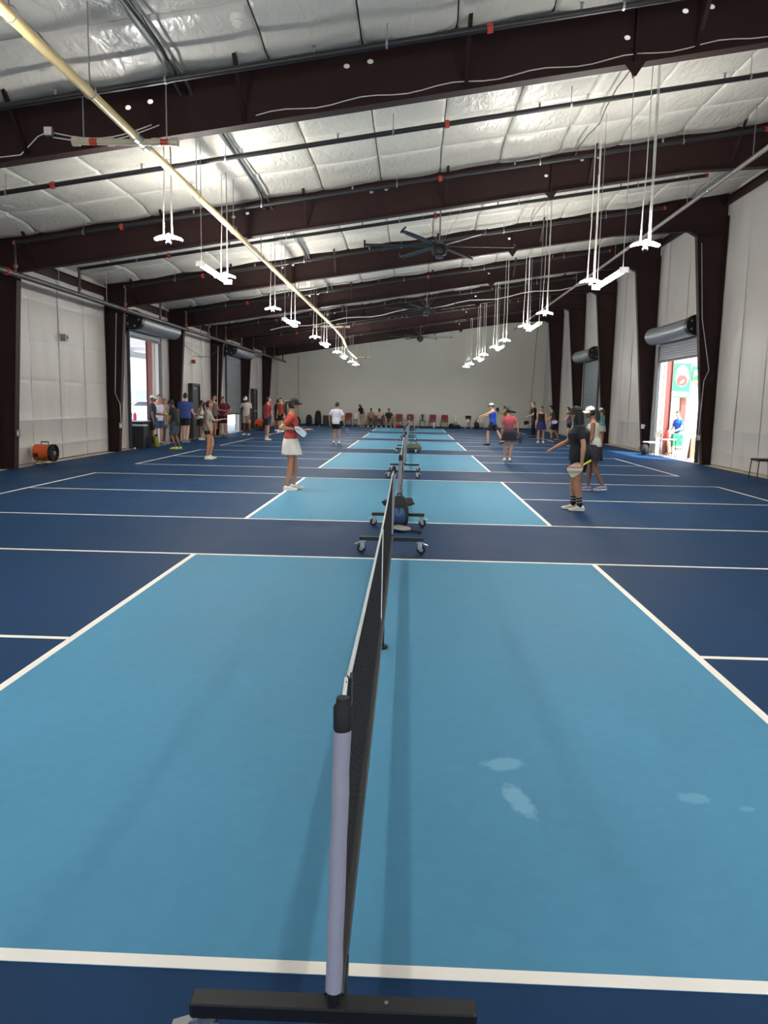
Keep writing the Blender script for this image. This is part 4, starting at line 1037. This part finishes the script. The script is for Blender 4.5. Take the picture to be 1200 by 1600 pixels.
    # top
    if top:
        kind, rgb = top[0], top[1]; tm = rgb if not isinstance(rgb, tuple) else cl(rgb)
        mb = MB(); i1 = 8 if kind == 'tee' else 7
        rs = torso(mb, 1 if 'tuck' not in top else 2, i1, .016, extra=.004)
        for s in (-1, 1):
            sh, e, w = A[s]
            if kind == 'tee':
                mb.ell(sh, (.060*af,)*3, 12, 8); fr = .64
                limb(mb, sh, e, [(0, .060*af), (.3, .060*af), (fr, .061*af)], 12)
            else:
                mb.ell(sh+Rt @ V((-s*.05, 0, .015)), (.04, .055, .04), 10, 8)
        # hem
        hem = MB(); d = -.10 if kind != 'crop' else .06
        rs2 = [[P0 + Rl @ V(((prof[1][1]*G+inf)*math.cos(2*PI*q/20), (prof[1][2]*G+inf)*math.sin(2*PI*q/20), dd)) for q in range(20)] for dd, inf in (((.04, .014), (-.04, .020), (-.085, .024)) if 'tuck' not in top else ((.10, .004), (.05, .010), (.01, .014)))]
        mb.rings(rs2)
        put('shirt', mb, tm, root, .016 if far else .0125, 6)
    # bottom
    kind, rgb, ln = bottom; bm_ = rgb if not isinstance(rgb, tuple) else cl(rgb)
    mb = MB()
    if kind in ('shorts', 'pants'):
        torso(mb, 0, 4, .012)
        for s in (-1, 1):
            h, kn, an = Lg[s]; mb.ell(h, (.102*lf,)*3, 10, 8)
            if kind == 'shorts': limb(mb, h, kn, [(0, .103*lf), (.3, .100*lf), (ln*.99, .092*lf if ln > .35 else .1*lf)], 14)
            else:
                limb(mb, h, kn, [(0, .098*lf), (.5, .082*lf), (1, .066*lf)], 12); mb.ell(kn, (.066*lf,)*3, 8, 6); limb(mb, kn, an, [(0, .065*lf), (.5, .058*lf), (.95, .048*lf)], 12)
        put('shorts' if kind == 'shorts' else 'trousers', mb, bm_, root, .016 if far else .0125, 3)
    else:
        # pleated skirt following the hips and the mean leg direction
        md = ((Lg[-1][1]+Lg[1][1])/2-P0).normalized(); rs = []; N = 64
        sp = (Lg[-1][1]-Lg[1][1]); spx, spy = abs(sp.x)*.5, abs(sp.y)*.5
        for i in range(11):
            u = i/10; d = .10-u*(ln+.10); amp = .012*max(0, u-.45)*2
            fx, fy = .140*G+.012+.085*min(1, u*2.2)**.7*.4+.025*u+spx*.35*u, .098*G+.012+.085*min(1, u*2.2)**.7*.4+.025*u+spy*.35*u
            c0 = P0 + (Rl @ V((0, 0, d)) if d > 0 else md*(-d))
            rs.append([c0 + V(((fx+amp*math.cos(18*2*PI*q/N))*math.cos(2*PI*q/N), (fy+amp*math.cos(18*2*PI*q/N))*math.sin(2*PI*q/N), 0)) for q in range(N)])
        put('skirt', mb.rings(rs), bm_, root)
    # socks and shoes
    for s in (-1, 1):
        h, kn, an = Lg[s]; sdn = (an-kn).normalized()
        if socks:
            rgbs, sl = socks[0], socks[1]
            so = put('sock', MB().tube([an.lerp(kn, sl), an.lerp(kn, sl*.5), an+V((0, 0, -.02))], [.043*lf, .041*lf, .042], 12), cl(rgbs), root)
            if len(socks) > 2:
                put('stripe', MB().tube([an.lerp(kn, sl*.72), an.lerp(kn, sl*.80)], .0445*lf, 12), cl(socks[2]), so); put('stripe', MB().tube([an.lerp(kn, sl*.42), an.lerp(kn, sl*.48)], .0445*lf, 12), cl(socks[2]), so)
        base = an.z-.085; pitch = math.radians(min(35, max(0, base*90)))
        Rf = Matrix.Rotation(s*-.12, 3, 'Z') @ Matrix.Rotation(-pitch, 3, 'X')
        rs = []; sl_ = []
        for (yy, w_, h0, hh) in ((-.075, .022, .012, .055), (-.065, .034, .0, .078), (-.02, .038, .0, .098), (.04, .040, .0, .088), (.09, .046, .0, .066), (.14, .046, .0, .052), (.175, .036, .004, .042), (.192, .016, .012, .03)):
            def ring(z0_, z1_, gw):
                out_ = []
                for q in range(12):
                    a = 2*PI*q/12; c, s2 = math.cos(a), math.sin(a)
                    out_.append(an + Rf @ V(((w_+gw)*math.copysign(abs(c)**.7, c), yy, -.085+z0_+(z1_-z0_)*(.5+.5*math.copysign(abs(s2)**.8, s2)))))
                return out_
            rs.append(ring(h0+.012, hh, 0)); sl_.append(ring(h0, h0+.022, .004))
        sh_ = put('shoe', MB().rings(rs), cl(shoes[0], .6), root); put('sole', MB().rings(sl_), cl(shoes[1], .6), sh_)
    # hair
    hk, hc_rgb = hair; hm = hairm(hc_rgb)
    if hk != 'bald':
        def hfn(d, p):
            p = hshape(d, V(p)); front = d.y > .15
            lim = .42 if front else (-.05 if d.y > -.25 else -.55)
            if hk in ('long', 'pony', 'bun') and not front: lim = -.6
            return p*(1.10 if d.z > lim else .86)
        mb = MB().ell(hc, (.077, .099, .119), 24, 18, R=Rh, fn=hfn)
        hair_o = put('hair', mb, hm, root)
        bk = hc + Rh @ V((0, -.095, .02))
        if hk == 'pony':
            put('ponytail', MB().tube([bk+Rh @ V((0, .02, .03)), bk+Rh @ V((0, -.045, .03)), bk+Rh @ V((0, -.07, -.06)), bk+Rh @ V((0, -.05, -.17)), bk+Rh @ V((0, -.03, -.25))], [.02, .028, .036, .03, .008], 10), hm, hair_o)
        if hk == 'fly':
            put('ponytail', MB().tube([bk+Rh @ V((0, .02, .0)), bk+Rh @ V((.07, -.03, -.04)), bk+Rh @ V((.16, -.02, -.06)), bk+Rh @ V((.24, -.01, -.09))], [.05, .055, .04, .008], 10), hm, hair_o)
        if hk == 'bun': put('bun', MB().ell(bk+Rh @ V((0, -.01, .06)), (.04, .04, .04), 10, 8), hm, hair_o)
        if hk in ('long', 'longx'):
            le = .34 if hk == 'long' else .50; rs = []
            for i in range(7):
                u = i/6; c = hc + Rh @ V((0, -.055-.02*u if hk == 'long' else -.030-.01*u, .02)) + (Rt @ V((0, -.05*u, -1)))*le*u*.95; w_ = (.085 if hk == 'long' else .105)*(1-.25*u*u)*(1 if i < 6 else .5); d_ = (.055 if hk == 'long' else .095)*(1-.3*u)
                rs.append([c + Rt @ V((w_*math.cos(2*PI*q/14), d_*math.sin(2*PI*q/14), 0)) for q in range(14)])
            put('long_hair', MB().rings(rs), hm, hair_o)
    if cap:
        cm = cl(cap[0], .8)
        def cfn(d, p): return p if d.z > .12 else V((p.x*.9, p.y*.9, max(p.z, .012)))
        cm_o = put('cap', MB().ell(hc + Rh @ V((0, -.004, .022)), (.086, .107, .108), 20, 14, R=Rh, fn=cfn), cm, root)
        rs = []
        for q in range(13):
            a = PI*q/12; ca, sa = math.cos(a), math.sin(a)
            p0 = V((.080*ca, .088*sa+.005, .045-.012*abs(ca))); p1 = V((.085*ca, .085*sa+.085*sa**.6 if sa > 0 else 0, .032-.03*abs(ca)-.006))
            rs.append((hc + Rh @ p0, hc + Rh @ p1))
        mb = MB(); vs = [p for pr in rs for p in pr]; vs += [p+Rh @ V((0, 0, .007)) for p in vs]; n = len(rs); fs = []
        for q in range(n-1):
            a = 2*q; fs += [(a, a+1, a+3, a+2), (a+2*n, a+2*n+2, a+2*n+3, a+2*n+1), (a+1, a+1+2*n, a+3+2*n, a+3), (a, a+2, a+2+2*n, a+2*n)]
        put('brim', mb.add(vs, fs), cl(cap[1] if len(cap) > 1 else cap[0], .8), cm_o)
    M = Matrix.Translation((x, y, z0)) @ Matrix.Rotation(rzr, 4, 'Z')
    out = {}
    for s, nm in ((-1, 'L'), (1, 'R')):
        sh, e, w = A[s]; fd = (w-e).normalized()
        out[nm] = M @ ((w+fd*.075)*k)
    out['M'] = M.to_3x3(); out['root'] = root; out['hip'] = M @ (P0*k)
    return out
def hold(pp, hand, d, nrm, label, face, grip=None, back=.06):
    d = (pp['M'] @ V(d)).normalized(); n = pp['M'] @ V(nrm)
    return paddle(tuple(pp[hand]-d*back), d, n, label, face, grip)
def fm(rgb, n): return mat('face_'+n, rgb, .45)

# --- the two nearest players on the right
stripe = bpy.data.materials.new('striped_face'); stripe.use_nodes = True
_n = stripe.node_tree; _b = _n.nodes['Principled BSDF']; _tc = _n.nodes.new('ShaderNodeTexCoord'); _sep = _n.nodes.new('ShaderNodeSeparateXYZ'); _cr = _n.nodes.new('ShaderNodeValToRGB')
_n.links.new(_tc.outputs['Generated'], _sep.inputs[0]); _n.links.new(_sep.outputs['Z'], _cr.inputs[0]); _n.links.new(_cr.outputs[0], _b.inputs['Base Color'])
_cr.color_ramp.interpolation = 'CONSTANT'
_els = _cr.color_ramp.elements; _els[0].color = lin((190, 184, 166))+(1,); _els[1].position = .86; _els[1].color = lin((200, 140, 120))+(1,)
for pos, c in ((.28, (150, 150, 140)), (.45, (206, 200, 180)), (.62, (196, 130, 112)), (.74, (206, 196, 176))):
    e = _els.new(pos); e.color = lin(c)+(1,)
p = person('player in black shirt, black cap and striped black socks, standing right of the net', 2.84, 10.4, 1.67, 88, 'f', 'm', ('tee', (14, 17, 24)), ('shorts', (14, 17, 26), .62), ((222, 216, 208), (226, 222, 214)),
  ('longx', (18, 15, 16)), ((12, 14, 20),), LA=((-.34, -.02, -1), (-.06, .16, -1)), RA=((.25, .55, -.75), (.1, .95, -.35)), LL=((-.05, .12, -1), (0, -.16, -1)), RL=((.05, .16, -1), (.02, -.02, -1)), lean=6, girth=1.48, socks=((12, 14, 22), .34, (200, 200, 200)), curl=(1.1, .35), hyaw=12, hpit=-4)
hold(p, 'L', (-.15, .85, -.50), (-1, -.25, .1), 'striped tan and cream paddle with neon grip held by the player in black', stripe, mat('neon_grip', (206, 230, 60), .6), back=.16)
p = person('player in pale grey tank top, black skirt and white cap behind the player in black', 3.72, 13.3, 1.68, 78, 'f', 'b', ('tank', (176, 176, 164)), ('skirt', (26, 22, 30), .30), ((120, 128, 160), (226, 226, 232)),
  ('pony', (20, 16, 16)), ((205, 208, 204),), LA=((-.12, .15, -1), (.0, .75, -.75)), RA=((.15, .45, -.9), (0, .95, -.2)), LL=((-.03, -.05, -1), (0, -.50, -1)), RL=((.03, .16, -1), (0, .04, -1)), lean=7, hpit=-8, curl=(.9, 1.1))
hold(p, 'R', (.1, .9, -.15), (.2, 0, 1), 'pink and white paddle held by the player in pale grey tank top', fm((214, 120, 150), 'pink'), mat('pale_grip', (220, 215, 215), .6))
# --- red shirt woman and grey shirt woman on the left
p = person('player in red shirt, white pleated skirt and black visor standing left of the net', -2.05, 12.3, 1.71, -78, 'f', 'm', ('tee', (172, 62, 52), 'tuck'), ('skirt', (214, 210, 202), .25), ((232, 226, 220), (236, 232, 226)),
  ('pony', (42, 28, 24)), ((30, 24, 26),), LA=((-.15, .15, -.95), (-.12, .95, .22)), RA=((.15, -.72, -.68), (-.12, .95, -.05)), LL=((-.06, .22, -1), (0, -.06, -1)), RL=((.05, -.02, -1), (0, -.14, -1)), lean=2, curl=(.3, 1.1), glasses=True, hyaw=6)
hold(p, 'R', (.05, .74, -.62), (.65, .4, .8), 'pale blue paddle held by the player in red shirt and white skirt', fm((170, 190, 210), 'paleblue'), back=.22)
person('player in grey shirt, black shorts and pale shoes gesturing at left', -5.4, 19.2, 1.62, -82, 'f', 'm', ('tee', (126, 124, 116)), ('shorts', (20, 22, 30), .42), ((220, 212, 192), (226, 220, 204)),
  ('pony', (26, 20, 20)), None, LA=((-.12, .55, -.75), (-.05, .95, .25)), RA=((.10, .02, -1), (.02, .42, -.95)), LL=((-.04, .30, -1), (0, -.18, -1)), RL=((.04, .10, -1), (0, -.14, -1)), lean=2, girth=1.08, socks=((226, 222, 210), .06))
# --- group at the left door
p1 = person('player in dark navy shirt and white cap at the left doorway', -8.60, 24.2, 1.76, -72, 'm', 'b', ('tee', (36, 38, 50)), ('shorts', (24, 28, 46), .85), ((170, 150, 130), (200, 196, 190)), cap=((214, 214, 210),), LA=((-.1, .4, -.9), (.0, .95, -.1)), RA=((.1, .05, -1), (0, .2, -1)), lean=2)
person('player in white tank top, grey cap and denim shorts at the left doorway', -8.66, 25.05, 1.78, -118, 'm', 'm', ('tank', (206, 208, 220)), ('shorts', (50, 72, 104), .8), ((60, 64, 84), (180, 180, 180)), cap=((120, 116, 112),), RA=((.1, .3, -.9), (0, .95, .1)), lean=1, glasses=True)
person('player in grey top and dark trousers at the left doorway', -8.70, 25.72, 1.64, -60, 'f', 'm', ('tank', (112, 108, 100)), ('pants', (52, 54, 60), 1), ((120, 110, 100), (150, 140, 130)), ('long', (98, 58, 36)), RA=((.1, .3, -.9), (-.2, .9, .1)), lean=0)
person('player in black shirt, grey shorts and neon yellow shoes, walking left', -7.5, 23.2, 1.66, 82, 'm', 'b', ('tee', (22, 22, 26)), ('shorts', (66, 70, 84), .98), ((214, 226, 40), (206, 220, 30)), ('short', (30, 24, 22)), ((24, 26, 40),), LA=((-.1, .25, -1), (-.03, .55, -.9)), RA=((.1, .2, -1), (.03, .4, -1)), LL=((-.04, .22, -1), (0, -.32, -1)), RL=((.04, .10, -1), (0, -.35, -1)), lean=9, hpit=-12, socks=((70, 70, 96), .8))
person('player in blue shirt and black shorts seen from behind at left', -8.32, 27.12, 1.88, -8, 'm', 'l', ('tee', (58, 76, 138)), ('shorts', (18, 20, 30), .75), ((90, 110, 90), (200, 206, 190)), LL=((-.05, .16, -1), (0, 0, -1)), RL=((.05, -.05, -1), (0, -.35, -1)), RA=((.12, .2, -1), (.05, .8, -.6)), lean=2, girth=1.2)
person('player in white top and black skirt beside the personnel door', -8.32, 29.2, 1.60, -70, 'f', 'b', ('tank', (206, 200, 190)), ('skirt', (18, 18, 22), .30), ((224, 218, 210), (224, 218, 210)), ('bun', (24, 18, 18)), LA=((-.35, -.25, -.9), (.5, .5, .2)), RA=((.45, -.3, -.9), (-.5, .5, -.1)), LL=((-.04, .25, -1), (0, -.2, -1)))
person('player in dark grey tank top standing past the personnel door', -8.52, 32.1, 1.86, -110, 'm', 'm', ('tank', (88, 84, 84)), ('shorts', (28, 28, 34), .8), ((40, 40, 44), (210, 210, 210)), LA=((-.1, .3, -.9), (0, .9, 0)), lean=1)
person('player in maroon shirt with hands on hips before the left closed door', -8.30, 33.0, 1.78, 172, 'm', 'm', ('tee', (92, 26, 40)), ('shorts', (22, 24, 40), .85), ((60, 60, 60), (150, 150, 150)), LA=((-.55, -.15, -.85), (.55, .35, -.5)), RA=((.55, -.15, -.85), (-.55, .35, -.5)), lean=0, girth=1.12)
person('player in white shirt, white cap and maroon leggings checking a phone', -7.55, 34.4, 1.84, 168, 'm', 'd', ('tee', (214, 204, 196)), ('shorts', (168, 150, 132), .92), ((200, 190, 186), (210, 204, 200)), ('short', (20, 16, 16)), ((226, 226, 224),), RA=((.1, .35, -.9), (-.65, .75, .25)), hpit=-22, socks=((104, 30, 44), .85), girth=1.05)
tag(obj('phone', MB().bev((-7.66, 34.06, 1.27), (.075, .012, .14), .004), BLACK), 'phone in the hand of the player in maroon leggings', 'phone')
person('player in red shirt and navy shorts walking away at left', -5.8, 30.2, 1.8, -38, 'm', 'm', ('tee', (150, 56, 64)), ('shorts', (26, 40, 56), .75), ((206, 204, 150), (220, 218, 190)), LL=((-.05, .10, -1), (0, -.02, -1)), RL=((.05, -.12, -1), (0, -.12, -1)), hyaw=-25, socks=((210, 206, 190), .2))
person('player in dark navy shirt far behind the white pleated skirt player', -7.05, 39.8, 1.74, -40, 'm', 'b', ('tee', (24, 34, 52)), ('shorts', (20, 22, 28), .8))
person('player in orange shirt far behind the white pleated skirt player', -6.55, 38.2, 1.80, 150, 'm', 'l', ('tee', (176, 84, 58)), ('shorts', (30, 30, 36), .8), LL=((-.05, .3, -1), (0, -.35, -1)))
# --- centre and back wall
p = person('player in white shirt and black shorts seen from behind left of the nets', -2.68, 27.5, 1.66, -12, 'm', 'm', ('tee', (208, 208, 220)), ('shorts', (18, 18, 22), .62), ((30, 30, 32), (205, 205, 205)), LA=((-.45, .15, -.9), (-.1, .5, -.8)), RA=((.35, .05, -1), (.1, .25, -1)), LL=((-.05, .18, -1), (0, -.20, -1)), RL=((.06, .10, -1), (.02, -.16, -1)), lean=5, socks=((225, 225, 225), .22), curl=(.5, 1.1))
hold(p, 'R', (.45, .2, -.85), (.2, -1, 0), 'blue grey paddle held by the player in white shirt left of the nets', fm((110, 122, 140), 'bluegrey'))
person('player in black top stooping beside the seated players at the back wall', -3.15, 50.3, 1.62, 152, 'f', 'm', ('tee', (24, 22, 28)), ('skirt', (150, 130, 112), .30), ((150, 146, 136), (170, 166, 150)), ('longx', (16, 13, 14)), lean=34, hpit=-12, LA=((-.05, .45, -1), (0, .3, -1)), RA=((.05, .5, -1), (0, .3, -1)))
for (x, top_, sk, lab, gl) in ((-2.62, (150, 120, 108), 'b', 'seated player with a pale towel, leftmost of three on red chairs', 0), (-2.06, (186, 166, 146), 'd', 'seated player in beige shirt, middle of three on red chairs', 0), (-1.42, (30, 32, 50), 'm', 'seated player in dark navy shirt, rightmost of three on red chairs', 0)):
    person(lab, x, 51.22-.10, 1.70, 180, 'm', sk, ('tee', top_), ('shorts', (70, 60, 56) if x < -2.1 else (96, 88, 70), .8), ((200, 196, 190), (220, 220, 216)), LA=((-.2, .35, -1), (.25, .9, -.35)), RA=((.2, .35, -1), (-.25, .9, -.35)), LL=((-.18, 1, -.03), (0, -.02, -1)), RL=((.18, 1, -.03), (0, -.02, -1)), lean=8, hpit=-6)
# --- right side players
p = person('player in blue sleeveless shirt and white cap lunging right of the nets', 3.42, 29.9, 1.76, 72, 'm', 'l', ('tank', (34, 74, 190)), ('shorts', (26, 28, 34), .78), ((24, 24, 26), (40, 40, 42)), ('short', (60, 48, 40)), ((228, 226, 220), (28, 28, 30)), LA=((-.2, .85, -.35), (.25, .9, -.25)), RA=((.2, .8, -.5), (-.2, .95, -.15)), LL=((-.15, .38, -1), (0, -.06, -1)), RL=((.08, -.55, -1), (0, -.55, -1)), lean=2, hpit=-10, curl=(1, 1))
hold(p, 'L', (.1, .5, -.9), (0, 1, 0), 'dark paddle held by the player in blue sleeveless shirt', PAD)
p = person('player in tan top far away right of the nets', 6.1, 48.5, 1.6, 85, 'f', 'm', ('tank', (160, 122, 92)), ('skirt', (206, 180, 164), .28), LA=((-.2, .6, -.7), (.1, .9, .3)), hair=('short', (24, 20, 20)), lean=4)
hold(p, 'L', (0, .2, 1), (1, .3, 0), 'black paddle raised by the far player in tan top', PAD)
ombre = bpy.data.materials.new('ombre_shirt'); ombre.use_nodes = True
_n = ombre.node_tree; _b = _n.nodes['Principled BSDF']; _b.inputs['Roughness'].default_value = .85; _tc = _n.nodes.new('ShaderNodeTexCoord'); _sep = _n.nodes.new('ShaderNodeSeparateXYZ'); _cr = _n.nodes.new('ShaderNodeValToRGB')
_n.links.new(_tc.outputs['Generated'], _sep.inputs[0]); _n.links.new(_sep.outputs['Z'], _cr.inputs[0]); _n.links.new(_cr.outputs[0], _b.inputs['Base Color'])
_cr.color_ramp.elements[0].color = lin((70, 48, 62))+(1,); _cr.color_ramp.elements[1].color = lin((196, 84, 96))+(1,); _cr.color_ramp.elements[0].position = .3; _cr.color_ramp.elements[1].position = .88
p = person('player in pink to plum shirt and black skirt seen from behind', 3.05, 21.3, 1.62, -4, 'f', 'm', ('tee', ombre), ('skirt', (24, 28, 38), .28), ((232, 228, 226), (236, 234, 230)), ('fly', (22, 20, 20)), LA=((-.25, .1, -1), (.0, .3, -1)), RA=((.35, .05, -1), (.15, .35, -1)), LL=((-.06, .05, -1), (.0, -.20, -1)), RL=((.0, .0, -1), (-.14, -.22, -1)), lean=7, side=-4)
hold(p, 'R', (.3, .75, -.5), (.3, -1, .3), 'black paddle held by the player in pink to plum shirt', PAD)
p = person('player in black shirt and black trousers behind the navy skirt player', 6.38, 38.5, 1.88, 95, 'm', 'l', ('tee', (20, 22, 26)), ('pants', (20, 22, 28), 1), ((28, 28, 34), (44, 44, 50)), LA=((-.1, .3, -1), (0, .95, -.15)), RA=((.1, .05, -1), (.1, .3, -1)), LL=((-.05, .2, -1), (0, 0, -1)), RL=((.05, -.1, -1), (0, -.15, -1)), hair=('short', (120, 90, 70)), curl=(1, 1))
hold(p, 'R', (.1, .9, -.3), (1, 0, .2), 'black paddle hanging low from the player in black trousers', PAD)
person('player in black tank top and navy skirt facing the camera', 5.88, 33.0, 1.64, 168, 'f', 'm', ('tank', (18, 18, 28)), ('skirt', (34, 38, 92), .30), ((224, 224, 226), (230, 230, 230)), ('pony', (24, 20, 20)), LA=((-.2, .1, -1), (-.15, .25, -1)), RA=((.2, 0, -1), (.1, .2, -1)), LL=((-.05, -.05, -1), (0, -.15, -1)), RL=((.04, .06, -1), (0, -.05, -1)))
p = person('player in olive shirt and dark shorts holding a paddle by the right columns', 6.95, 36.0, 1.72, 88, 'm', 'm', ('tee', (66, 66, 50)), ('shorts', (44, 34, 38), .95), ((28, 28, 30), (210, 210, 210)), LA=((-.1, .5, -.85), (.1, .95, -.1)), RA=((.1, .5, -.85), (-.1, .95, -.1)), LL=((-.05, .3, -1), (0, -.15, -1)), RL=((.05, -.25, -1), (0, -.45, -1)), lean=12, curl=(1, 1))
hold(p, 'L', (0, .9, .3), (1, 0, .4), 'black paddle held out by the player in olive shirt', PAD)
p = person('player in purple grey tank top raising an arm to the face', 7.30, 34.0, 1.62, 72, 'f', 'l', ('tank', (92, 88, 116)), ('shorts', (24, 26, 34), .5), ((200, 196, 200), (220, 220, 220)), ('pony', (40, 30, 28)), RA=((.3, .9, -.05), (-.45, .35, .95)), LA=((-.15, .45, -.9), (-.1, .9, -.25)), curl=(1, 1))
hold(p, 'L', (-.1, .95, -.1), (-.9, .2, .5), 'lilac paddle held by the player in purple grey tank top', fm((176, 160, 214), 'lilac'))
person('player in teal tank top and white visor near the right column', 8.05, 31.0, 1.62, 40, 'f', 'm', ('tank', (96, 160, 158)), ('skirt', (196, 196, 176), .26), ((60, 60, 60), (150, 150, 150)), ('pony', (60, 44, 32)), ((226, 226, 222),), LL=((-.04, .05, -1), (0, -.05, -1)))
# --- man resting outside the right opening
ro = person('person in blue shirt perched on a stool in the sun outside the right opening', 9.70, 26.35, 1.74, 112, 'm', 'l', ('tee', (40, 96, 206)), ('shorts', (120, 112, 112), .9), ((60, 56, 56), (120, 116, 112)), ('short', (60, 44, 36)), LA=((-.3, .45, -.9), (.3, .9, -.3)), RA=((.35, .2, -.95), (-.2, .8, -.3)), LL=((-.22, .80, -.6), (0, .25, -1)), RL=((.22, .72, -.7), (0, -.1, -1)), lean=6, z0=-.02)
hx, hyy = ro['hip'].x, ro['hip'].y
t = thing('bar_stool', 'dark bar stool under the person in blue shirt outside', 'stool', (hx, hyy, -.02))
sz = ro['hip'].z-.10+.02
obj('seat', MB().tube([(0, 0, sz-.05), (0, 0, sz)], .17, 18), FAB_BLACK, t, True, True)
for a in range(4): obj('leg', MB().tube([(.11*math.cos(a*PI/2+.8), .11*math.sin(a*PI/2+.8), sz-.05), (.22*math.cos(a*PI/2+.8), .22*math.sin(a*PI/2+.8), 0)], .013, 6), BLACK, t, False, True)
obj('foot_ring', MB().tube([(.19*math.cos(a*PI/10), .19*math.sin(a*PI/10), .22) for a in range(21)], .009, 6), BLACK, t, True, True)
# ball in play and ball in hand
ball(tuple(p1['L']+V((.03, -.03, .05))), 'neon ball in the hand of the player in navy shirt and white cap', r=.04)
ball((.60, 49.9, .04), 'pale ball on the floor before the dark metal chair')

# ------------------------------------------------------------------ bake the figures' surfaces into plain meshes
bpy.context.view_layer.update()
_dg = bpy.context.evaluated_depsgraph_get()
_new = [(o, bpy.data.meshes.new_from_object(o.evaluated_get(_dg)), fg) for o, fg in PENDING]
for o, me, fg in _new:
    o.modifiers.clear(); m = o.data.materials[0]
    if fg:
        bm = bmesh.new(); bm.from_mesh(me); vs = [bm.verts.new(v) for v in fg.v]
        for f in fg.f: bm.faces.new([vs[i] for i in f])
        bmesh.ops.recalc_face_normals(bm, faces=bm.faces); bm.to_mesh(me); bm.free()
    o.data = me
    if not me.materials: me.materials.append(m)
    me.polygons.foreach_set('use_smooth', [True]*len(me.polygons))
    me.update()
